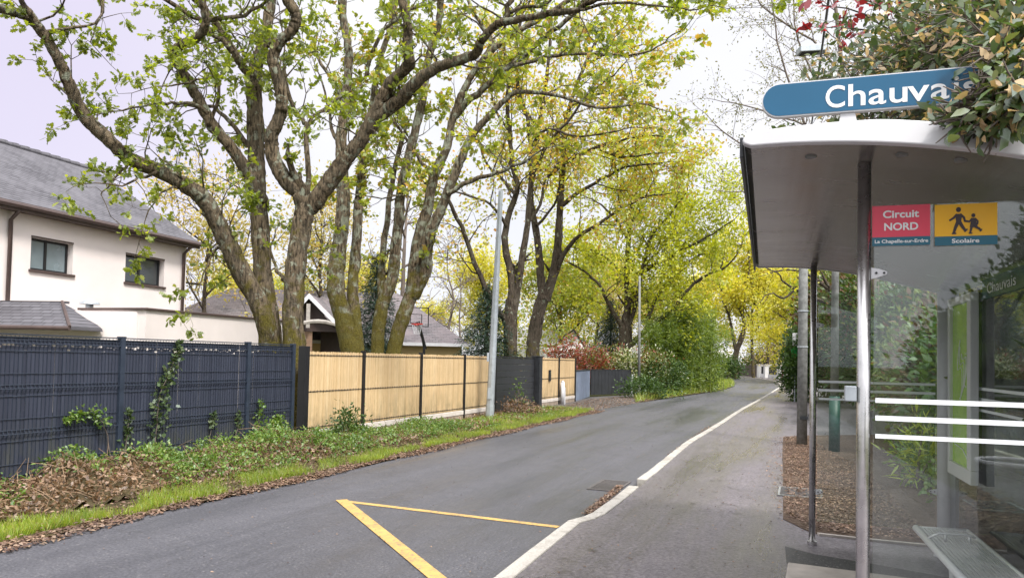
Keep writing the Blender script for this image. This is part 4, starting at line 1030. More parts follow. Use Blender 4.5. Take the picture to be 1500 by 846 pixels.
def crown(root, tips, leafm, pr, name='crown'):
    k = pr['leaves']; keep = [t for t in tips if random.random() < pr.get('keep', 1)]
    if not keep: return
    p = np.repeat(np.array([tuple(t[0]) for t in keep]), k, 0); d = np.repeat(np.array([tuple(t[1]) for t in keep]), k, 0)
    p = p + rng.normal(size=p.shape) * pr.get('spread', .06)
    d = d + np.array([0, 0, pr.get('droop', -.2)])
    scatter(name, leafm, root, p, pr['size'], pr.get('tmpl', DIAM), d, pr.get('upb', .5), pr.get('tj', .8))

def curve_px(*a): return list(a)
OA = dict(space=.30, len=1.3, leaves=8, size=.112, tmpl=OAK, spread=.028, dens=5.2, keep=.92, tipn=2, tj=1.0, wig=.26, trop=0, droop=-.35, lift=0)
tree('oak_tree', 'leaning oak in front, its long lower limb sweeping left over the cream house', R(Vector((-4.62, 14.4, 0)).dot(T), Vector((-4.62, 14.4, 0)).dot(N)), 14.4, [
    ([(398, 590), (397, 520), (384, 455), (350, 392), (328, 345), (304, 298), (280, 277), (236, 252), (190, 232), (160, 206), (122, 168), (104, 130), (86, 88), (60, 45), (38, 25), (5, 14), (-50, 6)], 36, 15, -3.2, .25),
    ([(62, 48), (50, 28), (34, 6), (20, -30)], 15, 8, -3.2, .2, -2.8),
    ([(406, 590), (402, 520), (392, 450), (384, 380), (379, 300), (375, 230), (373, 160), (371, 108)], 34, 25, .4, .55),
    ([(372, 112), (386, 60), (396, 10), (402, -40)], 22, 15, .6, .1, .4),
    ([(369, 110), (356, 98), (338, 68), (320, 40), (300, 14), (272, -14)], 17, 9, -.3, .1, .4),
    ([(384, 300), (364, 256), (345, 225), (310, 180), (286, 138), (268, 106), (255, 80), (266, 66), (286, 58), (302, 34), (297, 5), (292, -30)], 22, 13, -1.5, .3, .2),
    ([(303, 34), (332, 25), (370, 15), (400, -10)], 9, 5, -1.0, .1, -1.2),
    ([(338, 72), (298, 34), (274, 21), (236, -4)], 10, 7, -.8, .1, -.2),
    ([(372, 222), (350, 196), (330, 172), (304, 156)], 10, 6, .6, .3, .3),
    ([(306, 168), (285, 153), (250, 151), (224, 153), (180, 162)], 8, 3, -1.6, .1, -.9),
    ([(310, 178), (322, 140), (317, 112), (290, 118), (250, 126)], 7, 3, -1.3, .2, -.8),
    ([(190, 232), (178, 250), (160, 268), (148, 285)], 6, 2, -2.0, .2, -1.6),
    ([(290, 284), (262, 275), (236, 285), (214, 318)], 6, 2, -1.7, .2, -1.1),
    ([(236, 250), (205, 262), (178, 270), (140, 268)], 6, 2, -2.2, .1, -1.5),
    ([(332, 355), (312, 372), (300, 400), (290, 430)], 5, 2, -1.0, .2, -.6),
    ([(60, 48), (110, 40), (148, 30), (150, -10)], 6, 3, -2.0, .2, -2.6),
    ([(150, -10), (148, 25), (132, 62)], 4, 2, -2.0, .1, -2.0),
], LM['oak'], MT['bark'], OA)
b2 = R(Vector((-4.1, 14.15, 0)).dot(T), Vector((-4.1, 14.15, 0)).dot(N))
tree('oak_tree', 'upright oak rising in the gap between the blue and timber fences with a snaking limb', b2, 14.15, [
    ([(432, 680), (430, 600), (429, 520), (430, 440), (435, 380), (443, 330), (449, 300)], 35, 33, 0, 1.0),
    ([(446, 312), (440, 285), (418, 263), (401, 232), (398, 200), (409, 170), (413, 142), (406, 110), (399, 85), (411, 60), (430, 42), (433, 20), (421, 0), (412, -35)], 27, 16, -.8, .45),
    ([(449, 310), (478, 272), (504, 236), (530, 203), (548, 172)], 30, 24, -.4, .5),
    ([(548, 174), (560, 144), (573, 120), (594, 101), (600, 90), (596, 70), (598, 46), (594, 21), (582, -30)], 21, 15, -1.2, .3, -.4),
    ([(548, 174), (587, 147), (602, 128), (640, 99), (694, 80), (705, 60), (729, 36), (751, 31), (797, 21), (843, 15), (862, 4), (900, -8)], 23, 8, -2.6, .35, -.4),
    ([(740, 34), (745, 10), (752, -25)], 11, 8, -1.8, .1, -1.6),
    ([(738, 34), (750, 16), (790, 10), (816, -6)], 8, 4, -1.8, .2, -1.6),
    ([(450, 304), (452, 262), (449, 190), (443, 175), (425, 148), (416, 100)], 10, 6, .6, .3),
    ([(449, 188), (466, 166), (490, 146), (515, 138)], 7, 4, .9, .2, .4),
    ([(590, 145), (604, 128), (640, 100), (620, 60), (600, 50)], 6, 3, -.4, .5, -.6),
    ([(843, 16), (900, 2), (960, 8), (1010, 14), (1044, 8)], 6, 2, -3.4, .55, -2.3),
    ([(432, 420), (416, 408), (404, 390), (396, 360)], 9, 4, .5, .4),
], LM['oak'], MT['bark'], OA)
OB = dict(space=.38, len=1.6, leaves=8, size=.12, tmpl=LOBED, spread=.05, dens=4.8, keep=.9, tipn=2, tj=1.0, wig=.22, trop=.02, droop=-.3, lift=.1)
tree('oak_tree', 'twin-stemmed mossy oak behind the second timber panel, left of the leaning stems', P(524, 600, 18.0) * 1.0 - Vector((0, 0, P(524, 600, 18.0).z)), 18.0, [
    ([(524, 620), (521, 560), (516, 520), (504, 470), (492, 425), (495, 380), (499, 340), (503, 290), (500, 240), (500, 200), (506, 150), (511, 80), (502, 20), (498, -40)], 40, 12, .3, .5),
    ([(526, 560), (523, 510), (519, 460), (517, 420), (521, 370), (525, 310), (529, 260), (536, 200), (546, 150), (556, 90), (572, 40), (580, -20)], 24, 8, .9, .45),
    ([(508, 160), (490, 125), (470, 95), (455, 70)], 10, 4, 0, .3, .3),
    ([(500, 215), (486, 190), (480, 150), (468, 110)], 8, 3, .8, .3, .3),
    ([(536, 110), (552, 60), (590, 20), (630, 5)], 8, 4, 0, .3, .6),
], LM['oakmix'], MT['bark2'], OB)
tree('oak_tree', 'mossy oak with several stems fanning right behind the third timber panel', P(570, 600, 18.9) - Vector((0, 0, P(570, 600, 18.9).z)), 18.9, [
    ([(548, 620), (551, 560), (553, 512), (556, 470), (562, 438)], 25, 21, 0, 1),
    ([(561, 445), (559, 394), (563, 350), (567, 314), (578, 250), (590, 200)], 13, 8, .8, .55),
    ([(562, 442), (575, 405), (580, 362), (585, 314), (590, 262), (615, 166), (621, 129), (629, 80), (643, 31), (647, -30)], 21, 11, -.3, .55),
    ([(572, 620), (574, 560), (577, 512), (590, 465), (604, 429)], 26, 23, 0, 1),
    ([(603, 436), (606, 400), (614, 346), (626, 307), (637, 255), (655, 215), (664, 172), (680, 132), (701, 95), (740, 58), (790, 28), (850, -10)], 23, 8, -.8, .45),
    ([(606, 432), (623, 395), (627, 350), (643, 314), (661, 269), (680, 221), (695, 194), (720, 166), (751, 138), (775, 135), (821, 141), (874, 157), (935, 152)], 24, 4, -1.2, .5),
    ([(666, 170), (690, 145), (720, 120), (751, 95), (797, 55), (828, 31), (862, -6)], 13, 7, -1.8, .3, -.4),
    ([(753, 96), (800, 84), (840, 78), (900, 78), (932, 80), (965, 66), (985, 52), (1005, 40)], 7, 2, -3.0, .2, -1.2),
    ([(654, 284), (690, 266), (720, 255), (742, 246), (770, 236)], 9, 5, -1.0, .5, -.5),
    ([(580, 362), (600, 290), (560, 290), (520, 285)], 4, 2, -.6, .3),
    ([(640, 262), (610, 225), (586, 190), (566, 160), (556, 130)], 7, 3, .5, .3),
    ([(700, 96), (720, 60), (700, 30), (680, -10)], 9, 5, 0, .3, -.4),
], LM['oakmix'], MT['bark2'], OB)
OC = dict(space=.42, len=2.2, leaves=5, size=.125, tmpl=LOBED, spread=.16, dens=3.9, keep=.85, wig=.2, trop=.01, droop=-.2, lift=.1, seg=.3, rmin=.004)
tree('oak_tree', 'oak with three dark stems behind the black gate, one stem leaning far left', P(748, 560, 27.5) - Vector((0, 0, P(748, 560, 27.5).z)), 27.5, [
    ([(748, 590), (748, 530), (748, 470), (750, 440)], 23, 22, 0, 1),
    ([(748, 475), (748, 408), (740, 360), (742, 323), (757, 279), (751, 240), (747, 197), (743, 154), (745, 108), (738, 60), (744, 10)], 14, 5, .5, .35),
    ([(750, 470), (757, 425), (762, 395), (769, 350), (773, 315), (776, 265), (778, 215), (771, 170), (763, 150), (756, 80), (765, 20)], 14, 5, -.5, .35),
    ([(744, 478), (732, 458), (716, 432), (695, 386), (680, 342), (664, 310), (655, 290)], 12, 6, -1.5, .35),
    ([(742, 330), (720, 300), (690, 288), (660, 280)], 6, 3, -1.5, .2),
    ([(772, 330), (790, 300), (800, 262), (822, 235)], 7, 3, 1.0, .2),
    ([(755, 285), (735, 262), (712, 240), (700, 200)], 6, 3, 1.5, .2),
    ([(776, 270), (800, 215), (830, 180), (860, 140), (900, 110)], 7, 3, -2, .2),
    ([(745, 190), (725, 160), (715, 120), (690, 90)], 5, 2, 0, .2),
    ([(778, 214), (800, 190), (850, 200), (905, 192)], 6, 3, -2.5, .2),
], LM['gold'], MT['bark3'], OC)
tree('oak_tree', 'thick mossy oak forking behind the right timber fence with gold and bronze leaves', P(781, 560, 30) - Vector((0, 0, P(781, 560, 30).z)), 30, [
    ([(779, 585), (780, 530), (783, 490), (791, 450), (797, 430)], 24, 21, 0, 1),
    ([(795, 440), (791, 389), (786, 342), (777, 287), (783, 240), (790, 180), (800, 120), (806, 60)], 15, 5, .5, .35),
    ([(799, 440), (812, 395), (818, 350), (820, 310), (823, 260), (827, 200), (835, 154), (858, 92), (884, 40)], 17, 5, -.6, .35),
    ([(812, 405), (822, 380), (836, 358), (855, 342), (885, 322), (910, 305), (945, 288)], 10, 4, -1.5, .3),
    ([(803, 258), (834, 234), (874, 215), (920, 203), (955, 199), (985, 207)], 8, 2, -3, .2, -.3),
    ([(824, 300), (850, 280), (880, 262), (915, 245), (960, 240)], 8, 3, -2, .2, -.5),
    ([(786, 330), (812, 300), (818, 275)], 6, 3, .5, .3),
    ([(835, 155), (870, 140), (905, 134), (935, 126)], 6, 2, -2, .2, -.5),
    ([(858, 94), (890, 80), (915, 74), (940, 66)], 5, 2, -2, .2, -.5),
    ([(790, 190), (770, 160), (760, 120)], 5, 2, 1, .2),
    ([(874, 216), (910, 230), (945, 226), (970, 224)], 5, 2, -2.5, .2, -1.5),
], LM['gold'], MT['bark3'], dict(OC, leaves=6))
OD = dict(space=.42, len=2.7, leaves=10, size=.18, tmpl=DIAM, spread=.26, dens=3.3, keep=.95, wig=.18, trop=.0, droop=-.15, lift=.05, seg=.4, rmin=.006)
tree('oak_tree', 'broad oak with dense lime leaves above the red hedge and the dark gate', P(915, 560, 42) - Vector((0, 0, P(915, 560, 42).z)), 42, [
    ([(915, 582), (915, 545), (916, 510), (917, 477)], 24, 21, 0, 1),
    ([(915, 482), (919, 450), (918, 408), (921, 345), (925, 300), (930, 262)], 14, 5, 0, .2),
    ([(911, 480), (899, 458), (888, 438), (880, 420), (858, 398), (835, 385)], 9, 3, -1, .2),
    ([(919, 478), (928, 455), (934, 430), (941, 390), (955, 345), (980, 315), (1000, 290)], 9, 3, -1.5, .15),
    ([(924, 505), (940, 490), (958, 474), (984, 455), (1010, 422), (1030, 405), (1062, 392)], 10, 4, -2, .3),
    ([(946, 486), (952, 459), (963, 433), (980, 411), (1002, 388), (1030, 370)], 8, 3, 1, .15, -.5),
    ([(938, 400), (960, 388), (1002, 364), (1032, 349), (1050, 338), (1075, 322)], 7, 2, -2.5, .15),
    ([(920, 350), (900, 320), (880, 300), (862, 290)], 6, 2, -1, .1),
    ([(922, 330), (950, 290), (975, 270), (995, 262)], 6, 2, 1, .1),
    ([(926, 300), (905, 262), (900, 235)], 5, 2, .5, .1),
    ([(930, 280), (950, 256), (970, 248)], 5, 2, -1.5, .1),
    ([(941, 392), (1000, 330), (1030, 305), (1050, 292)], 5, 2, 0, .1),
    ([(918, 410), (885, 375), (850, 360)], 5, 2, 0, .1),
], LM['lime'], MT['bark3'], OD)
OE = dict(space=.7, len=3.8, leaves=14, size=.30, tmpl=DIAM, spread=.45, dens=2.6, keep=.95, wig=.18, trop=.0, droop=-.1, lift=.1, seg=.7, rmin=.012)
def gz(px, D): q = P(px, 560, D); return Vector((q.x, q.y, 0))
tree('roadside_tree', 'far yellow tree with a stout forked trunk by the paling fence at the bend', gz(1077, 82), 82, [
    ([(1076, 556), (1077, 530), (1079, 515), (1086, 495), (1092, 476)], 11, 8, 0, .9),
    ([(1079, 518), (1074, 495), (1070, 470), (1060, 440), (1052, 410)], 6, 3, 0, .3),
    ([(1090, 484), (1088, 455), (1092, 425), (1098, 395), (1096, 365)], 6, 3, 0, .2),
    ([(1088, 488), (1105, 460), (1115, 430), (1120, 400)], 5, 2, 2, .2),
    ([(1088, 440), (1070, 400), (1062, 370)], 4, 2, 2, .2),
], LM['far'], MT['bark3'], OE)
tree('roadside_tree', 'far yellow tree with a slim straight trunk behind the white gate posts', gz(1103, 84), 84, [
    ([(1104, 556), (1102, 520), (1101, 480), (1103, 440), (1106, 400)], 6, 3, 0, .4),
    ([(1101, 495), (1115, 470), (1130, 445), (1145, 420)], 4, 2, -1, .2),
    ([(1101, 470), (1090, 450), (1085, 430)], 3, 2, 1, .2),
    ([(1102, 450), (1125, 410), (1150, 385)], 3, 2, -1, .2),
    ([(1120, 464), (1150, 452), (1175, 440)], 3, 2, -1, .2),
], LM['far'], MT['bark3'], OE)
# small-leaved tree over the right side, behind the shelter
OF = dict(space=.32, len=1.7, leaves=4, size=.07, tmpl=OVAL, spread=.1, dens=4.2, keep=.75, wig=.18, trop=.05, droop=-.1, lift=.1, seg=.22)
gb = P(1290, 560, 21); gb.z = 0
tree('birch_tree', 'slender sparse tree with tiny pale leaves behind the street lamp', gb, 21, [
    ([(1290, 590), (1284, 450), (1270, 300), (1250, 180), (1230, 60), (1215, -60)], 14, 5, 0, .35),
    ([(1276, 340), (1235, 290), (1190, 215), (1160, 130), (1140, 60), (1130, -10)], 7, 2, -1, .3),
    ([(1270, 300), (1220, 270), (1150, 250), (1090, 215), (1050, 185)], 6, 2, -.5, .3),
    ([(1255, 210), (1200, 130), (1170, 60), (1160, -20)], 6, 2, .5, .2),
    ([(1240, 120), (1190, 60), (1130, 20), (1100, -10)], 5, 2, .5, .2),
    ([(1280, 400), (1230, 370), (1180, 320), (1130, 290), (1085, 280)], 5, 2, 0, .3),
    ([(1262, 250), (1210, 200), (1140, 170), (1070, 150)], 5, 2, 1, .25),
], LM['birch'], MT['twig'], OF)
tree('bare_tree', 'dark crooked branches of a nearly leafless tree hanging low beside the utility pole', P(1240, 560, 30) - Vector((0, 0, P(1240, 560, 30).z)), 30, [
    ([(1240, 575), (1236, 520), (1228, 460), (1215, 420)], 12, 9, 0, .9),
    ([(1228, 450), (1190, 435), (1165, 425), (1148, 436), (1132, 430), (1118, 436)], 7, 2, -1, .4),
    ([(1215, 424), (1180, 400), (1150, 395), (1128, 400)], 6, 2, 0, .4),
    ([(1180, 432), (1150, 415), (1140, 400), (1122, 392)], 4, 2, -1, .3),
], LM['far'], MT['bark3'], dict(OE, leaves=3, keep=.3, size=.15, len=1.2, space=.6, seg=.2, rmin=.006, spread=.1))

# generic background trees: each kind built once, then copied
def generic(name, label, H, spread, leafm, pr, n=9, trunk_r=.2, fork=.3, group=None):
    root = thing(name, label, 'tree', (0, 0, 0), 0, group); mb = MB(); tw = mb; tips = []
    tp = crook([Vector((random.gauss(0, .012) * H, random.gauss(0, .012) * H, H * f)) for f in np.linspace(0, .92, 6)], 3, .01 * H * .1)
    mb.tube(tp, [trunk_r * (1 - .85 * i / (len(tp) - 1)) for i in range(len(tp))], 8, False)
    for i in range(n):
        f = fork + (.95 - fork) * i / n; q = tp[min(len(tp) - 1, int(f / .92 * (len(tp) - 1)))]
        az = i * 2.4 + random.uniform(-.4, .4); el = random.uniform(.3, .9); L = spread * random.uniform(.7, 1.1) * (1.1 - .6 * (f - fork) / (1 - fork))
        d = Vector((math.cos(az) * math.cos(el), math.sin(az) * math.cos(el), math.sin(el)))
        pts = [q]; 
        for k in range(4): d = (d + Vector((random.gauss(0, .18), random.gauss(0, .18), random.gauss(.02, .14)))).normalized(); pts.append(pts[-1] + d * L / 4)
        mb.tube(pts, [trunk_r * .4 * (1 - .8 * k / 4) for k in range(5)], 6, False)
        for k in range(1, 5):
            for c in range(pr.get('per', 2)):
                sprout(tw, pts[k].lerp(pts[k - 1], random.random()), rdir(d, random.uniform(.4, 1.2)), pr['len'] * random.uniform(.6, 1.2), trunk_r * .12, 1, pr.get('lev', 2), pr, tips)
    mb.build('trunk', pr.get('bark', MT['bark3']), root, True, normals=False)
    if pr['leaves']: crown(root, tips, leafm, pr)
    return root
GP = dict(len=2.0, leaves=11, size=.22, tmpl=DIAM, spread=.34, dens=2.6, keep=.9, wig=.2, trop=.02, droop=-.1, seg=.45, rmin=.008)
kinds = {}
kinds['yel'] = generic('yellow_tree', 'x', 11, 4.0, LM['far'], GP, 12)
kinds['pale'] = generic('pale_tree', 'x', 10, 3.2, LM['pale'], dict(GP, keep=.7, leaves=6, size=.17), 11, .16)
kinds['bare'] = generic('slender_tree', 'x', 9, 1.7, LM['pale'], dict(GP, keep=.2, leaves=2, size=.12, len=1.1, rmin=.012, bark=MT['twig']), 9, .13)
kinds['green'] = generic('leafy_tree', 'x', 9, 3.6, LM['oakmix'], dict(GP, keep=.9), 12)
bgl = [('pale', 300, 36, 1.0, 'pale orange-yellow tree behind the corner of the cream house'),
       ('yel', 345, 60, .75, 'low yellow tree on the skyline left of the bungalow ridge'),
       ('pale', 462, 40, 1.05, 'thin golden tree seen between the upright oak and the twin-stemmed oak'),
       ('bare', 588, 42, 1.5, 'tall dark slender tree behind the right part of the bungalow roof'),
       ('bare', 655, 46, 1.05, 'leafless slender tree to the right of the basketball hoop'),
       ('bare', 672, 50, .85, 'shorter leafless tree near the end of the bungalow ridge'),
       ('yel', 632, 75, .62, 'round yellow-green tree far behind the basketball backboard'),
       ('yel', 715, 64, .95, 'yellow tree on the skyline behind the dark conifer by the gate'),
       ('green', 820, 52, .95, 'green tree hanging over the pale roofed house'),
       ('yel', 872, 70, 1.05, 'hazy yellow tree between the thick oak and the broad lime oak'),
       ('green', 965, 72, 1.05, 'green tree behind the bamboo clump'),
       ('yel', 1040, 100, 1.2, 'tall yellow tree above the far end of the bamboo'),
       ('yel', 1135, 96, 1.15, 'tall yellow tree behind the white gate posts'),
       ('yel', 1165, 70, .95, 'yellow tree rising behind the dark bush by the pole'),
       ('green', 1215, 62, 1.0, 'green tree far behind the street lamp base'),
       ('green', 420, 70, .9, 'green tree far behind the two front oaks'),
       ('yel', 530, 66, .9, 'yellow tree far behind the mossy twin stems'),
       ('pale', 905, 58, .9, 'pale tree behind the trunk of the broad lime oak')]
used = {}
for i, (kd, px, D, s, lab) in enumerate(bgl):
    q = P(px, 560, D); loc = (q.x, q.y, 0); rz = i * 1.7
    if kd not in used: o = kinds[kd]; used[kd] = 1; o.location = loc; o.rotation_euler = (0, 0, rz); o.scale = (s,) * 3
    else: o = copy_tree(kinds[kd], loc, rz, s)
    o['label'] = lab; o['group'] = 'background trees beyond the gardens'
# conifers
def conifer(px, D, H, rmax, lab, z0=.3):
    q = P(px, 560, D); root = thing('conifer', lab, 'conifer', (q.x, q.y, 0)); mb = MB(); tips = []
    mb.tube([(0, 0, 0), (0, 0, H)], [.14, .02], 7); mb.build('trunk', MT['bark3'], root)
    n = int(H * 34)
    tw = MB()
    for i in range(n):
        f = (i + random.random()) / n; z = z0 + (H - z0) * f; L = rmax * (1 - f) ** .8 * random.uniform(.7, 1.1) + .08; az = i * 2.399
        d = Vector((math.cos(az), math.sin(az), random.uniform(-.15, .25))); pts = [Vector((0, 0, z)) + d * L * t + Vector((0, 0, -.25 * L * t * t)) for t in (0, .35, .7, 1)]
        tw.tube(pts, [.012, .009, .006, .004], 3, False)
        for t in np.linspace(.15, 1, max(4, int(L * 14))): tips.append((pts[0].lerp(pts[-1], t) + Vector((0, 0, random.gauss(0, .04))), d))
    tw.build('branches', MT['bark3'], root)
    crown(root, tips, LM['conifer'], dict(leaves=9, size=.15, tmpl=NARROW, spread=.07, droop=-.35, tj=.9))
    return root
conifer(548, 25, 5.0, 1.35, 'narrow dark conifer behind the mossy oak stems')
conifer(711, 27, 4.2, 1.6, 'dark bushy conifer between the steel pole and the bungalow roof')
conifer(893, 46, 5.3, 1.9, 'dark drooping conifer beside the trunk of the lime oak')
# ------------------------------------------------------------------ shrubs and hedges
def shrub(name, label, loc, rx, ry, h, leafm, n, size, tmpl=OVAL, clumps=60, cs=.18, cat='shrub', rz=0.0, group=None, extra=None, tuft=.55, stems=9, z0=.0, nm='foliage', stiff=0):
    root = thing(name, label, cat, loc, rz, group)
    c = []
    while len(c) < clumps:
        p = rng.uniform(-1, 1, 3); r = np.linalg.norm(p)
        if r < 1 and r > tuft * rng.random() ** .3: c.append((p[0] * rx, p[1] * ry, (p[2] * .5 + .5) ** .85 * (h - z0) + z0))
    c = np.array(c); idx = rng.integers(0, clumps, n)
    jit = rng.normal(size=(n, 3)); pos = c[idx] + jit * cs
    ctr = np.array([0, 0, h * .35]); out = norm(pos - ctr) * .7 + jit * .5; out[:, 2] += .2 + stiff
    pos[:, 2] = np.maximum(pos[:, 2], .02)
    st = MB()
    for i in range(stems):
        q = Vector(c[rng.integers(0, clumps)]); b = Vector((random.uniform(-.3, .3) * rx, random.uniform(-.3, .3) * ry, 0))
        st.tube([b, b.lerp(q, .5) + Vector((0, 0, .1 * h)), q], [.025, .016, .006], 5, False)
    st.build('stems', MT['twig'] if leafm is not LM['hedge'] else MT['bark3'], root)
    o = scatter(nm, leafm, root, pos, size, tmpl, out, .5, .7)
    if extra:
        for (nm2, m2, n2, s2, t2, top) in extra:
            k = rng.integers(0, clumps, n2 * 3); k = k[c[k, 2] > top * h][:n2]; j = rng.normal(size=(len(k), 3)); p2 = c[k] + j * cs * 1.05
            p2 += norm(p2 - ctr) * .04
            scatter(nm2, m2, root, p2, s2, t2, norm(p2 - ctr) + j * .5, .7, .6)
    return root
def gpx(px, py, z=0): q = G(px, py, z); return (q.x, q.y, 0)
def dpx(px, D): q = P(px, 560, D); return (q.x, q.y, 0)
# red and flowering shrubs behind the dark gate panel
shrub('photinia_shrub', 'bright red-leaved shrub left of the pale house, above the timber fence', dpx(828, 36.5), 1.0, .8, 2.7, LM['photinia'], 2600, .13, clumps=45, cs=.2)
shrub('photinia_shrub', 'red and green shrub directly over the blue-grey wall stub', dpx(862, 38), 1.1, .8, 2.2, LM['photinia'], 2600, .13, clumps=45, cs=.2, extra=[('green_leaves', LM['hedge2'], 900, .13, OVAL, .1)])
shrub('photinia_shrub', 'dull red shrub next to the white blossom, under the lime oak', dpx(886, 39.5), 1.2, .8, 2.25, LM['photinia'], 2400, .13, clumps=45, cs=.2, extra=[('green_leaves', LM['hedge2'], 1500, .13, OVAL, .1)])
shrub('flowering_shrub', 'green shrub covered with white flower heads behind the end of the dark gate', dpx(914, 39.2), 1.0, .7, 2.05, LM['hedge2'], 2400, .13, clumps=40, cs=.2, extra=[('blossom', LM['white'], 900, .14, OVAL, .45)])
shrub('photinia_shrub', 'small red-tipped shrub behind the thin pale pole', dpx(942, 39.5), .9, .7, 2.1, LM['hedge2'], 1800, .12, clumps=36, cs=.2, extra=[('red_leaves', LM['photinia'], 700, .12, OVAL, .5)])
shrub('flowering_shrub', 'pale-flowered shrub right of the thin pole at the road edge', dpx(962, 38.6), 1.15, .8, 1.95, LM['hedge2'], 2600, .12, clumps=45, cs=.2, extra=[('blossom', LM['white'], 420, .10, OVAL, .3), ('red_leaves', LM['photinia'], 300, .12, OVAL, .6)])
shrub('roadside_shrub', 'low dark shrub at the foot of the thin pale pole', gpx(950, 583), 1.3, .6, .8, LM['hedge'], 2000, .11, clumps=40, cs=.16)
shrub('roadside_shrub', 'dark green shrub between the pale-flowered shrub and the bamboo', dpx(975, 38.5), 1.1, .9, 1.7, LM['hedge'], 2600, .11, clumps=45, cs=.2)
# bamboo
def bamboo(px, D, n, H, w, lab, dark=False):
    q = P(px, 560, D); root = thing('bamboo_clump', lab, 'bamboo', (q.x, q.y, 0)); st = MB(); tips = []
    for i in range(n):
        bx, by = random.gauss(0, w * .5), random.gauss(0, w * .35); h = H * random.uniform(.65, 1.05)
        lx, ly = bx * random.uniform(.1, .5) + random.gauss(0, .25), random.gauss(0, .25)
        pts = [Vector((bx + lx * t ** 2, by + ly * t ** 2, h * (t - .06 * t ** 3))) for t in np.linspace(0, 1, 7)]
        st.tube(pts, [.02 * (1 - .8 * k / 6) for k in range(7)], 4, False)
        for k in range(int(h * 8)):
            t = random.random() ** .8; j = min(5, int(t * 6)); p = pts[j].lerp(pts[j + 1], t * 6 - j); d = Vector((random.gauss(0, .5), random.gauss(0, .5), random.uniform(0, .7)))
            for u in range(3): tips.append((p + d * .12 * u, d))
    st.build('culms', simple('bamboo_culm', (.16, .2, .05), .5), root)
    crown(root, tips, LM['hedge2'] if dark else LM['bamboo'], dict(leaves=3, size=.22, tmpl=NARROW, spread=.1, droop=-.3, tj=.8), 'foliage')
    return root
bamboo(970, 40.5, 60, 4.0, 1.2, 'left bamboo clump leaning over the flowering shrubs')
bamboo(997, 41.5, 90, 5.0, 1.3, 'tallest feathery bamboo clump at the middle of the stand')
bamboo(1020, 44, 80, 5.0, 1.3, 'right bamboo clump nearest the bend in the road')
shrub('roadside_shrub', 'tall dark ivy-clad shrub at the foot of the bamboo', dpx(988, 42), 1.2, 1.0, 2.6, LM['hedge'], 4200, .13, clumps=70, cs=.22)
shrub('roadside_shrub', 'dark leafy column where the bamboo stand ends at the bend', dpx(1030, 45), 1.0, 1.0, 2.4, LM['hedge'], 3000, .13, clumps=50, cs=.22)
shrub('roadside_shrub', 'mid green shrub under the right bamboo clump', dpx(1010, 43), 1.1, .9, 2.2, LM['hedge2'], 3000, .13, clumps=50, cs=.22)
# right side of the road
shrub('dark_bush', 'dark green bush right of the white gate posts, behind the utility pole', dpx(1172, 32), .62, .9, 3.0, LM['hedge'], 9000, .13, clumps=140, cs=.17)
shrub('blossom_bush', 'round pale pink bush over the far white gate posts', dpx(1139, 96), 2.7, 1.5, 4.4, LM['pinkish'], 2600, .26, clumps=50, cs=.35, extra=[('green_leaves', LM['hedge'], 900, .26, OVAL, .0)])
shrub('blossom_bush', 'small dull pink bush beside the slim yellow tree', dpx(1109, 97), 2.0, 1.2, 3.0, LM['hedge2'], 1800, .24, clumps=40, cs=.35, extra=[('blossom', LM['pinkish'], 600, .22, OVAL, .4)])
shrub('dark_bush', 'low dark shrub in front of the far white house', dpx(1062, 80), 2.0, 1.2, 2.3, LM['hedge'], 1800, .26, clumps=40, cs=.35)
hz = [(30, 2.4, 4.2, 'hedge', 'dark hedge shrub behind the green-based lamp post', None),
      (26.5, 2.2, 5.4, 'bronze', 'reddish hedge shrub seen between the two shelter posts', [('green_leaves', LM['hedge'], 2200, .12, OVAL, .0)]),
      (23.5, 2.1, 4.6, 'hedge2', 'mid green hedge shrub beyond the reddish one', [('red_leaves', LM['bronze'], 600, .11, OVAL, .5)]),
      (20.5, 2.0, 4.2, 'hedge', 'tall dark hedge shrub left of the yellow-leaved plant', [('red_leaves', LM['bronze'], 900, .11, OVAL, .5)]),
      (17.5, 2.0, 2.9, 'hedge2', 'lighter green hedge shrub in the middle of the row behind the glass', None),
      (15, 2.0, 3.0, 'bronze', 'bronze and green hedge shrub beside the white rear post', [('green_leaves', LM['hedge2'], 2600, .11, OVAL, .0)]),
      (12.4, 2.0, 2.5, 'hedge', 'dark hedge shrub just left of the white rear post', None),
      (9.8, 2.0, 2.9, 'hedge', 'dark hedge shrub behind the poster case', [('green_leaves', LM['hedge2'], 1000, .10, OVAL, .3)]),
      (7.4, 2.0, 2.6, 'hedge2', 'hedge shrub behind the rear glass above the bench', [('green_leaves', LM['hedge'], 1800, .10, OVAL, .0)]),
      (5.2, 2.1, 2.5, 'hedge', 'dark hedge shrub nearest the bench at the right edge', None)]
for a, b, h, k, lab, ex in hz:
    q = R(a, b + .75); shrub('hedge_shrub', lab, q, 1.6, 1.1, h, LM[k], int(4200 + 1500 * h), .125, clumps=int(60 + 30 * h), cs=.22, rz=TA, group='hedge along the right of the dirt strip', extra=ex, stems=14)
for x, y, rx, h, lab in ((3.7, -13, 1.5, 6.6, 'tall dark shrub mirrored at the right edge of the near glass pane'), (2.3, -13.5, 1.2, 5.4, 'middle dark shrub mirrored in the near glass pane'), (1.3, -14, 1.2, 4.0, 'lower dark shrub mirrored in the near glass pane'), (.2, -14.5, 1.3, 3.0, 'lowest dark shrub mirrored beside the thick steel post')):
    shrub('garden_shrub', lab, (x, y, 0), rx, .9, h, LM['hedge'], 9000, .17, clumps=190, cs=.24, stems=10, group='shrubs mirrored in the shelter glass')
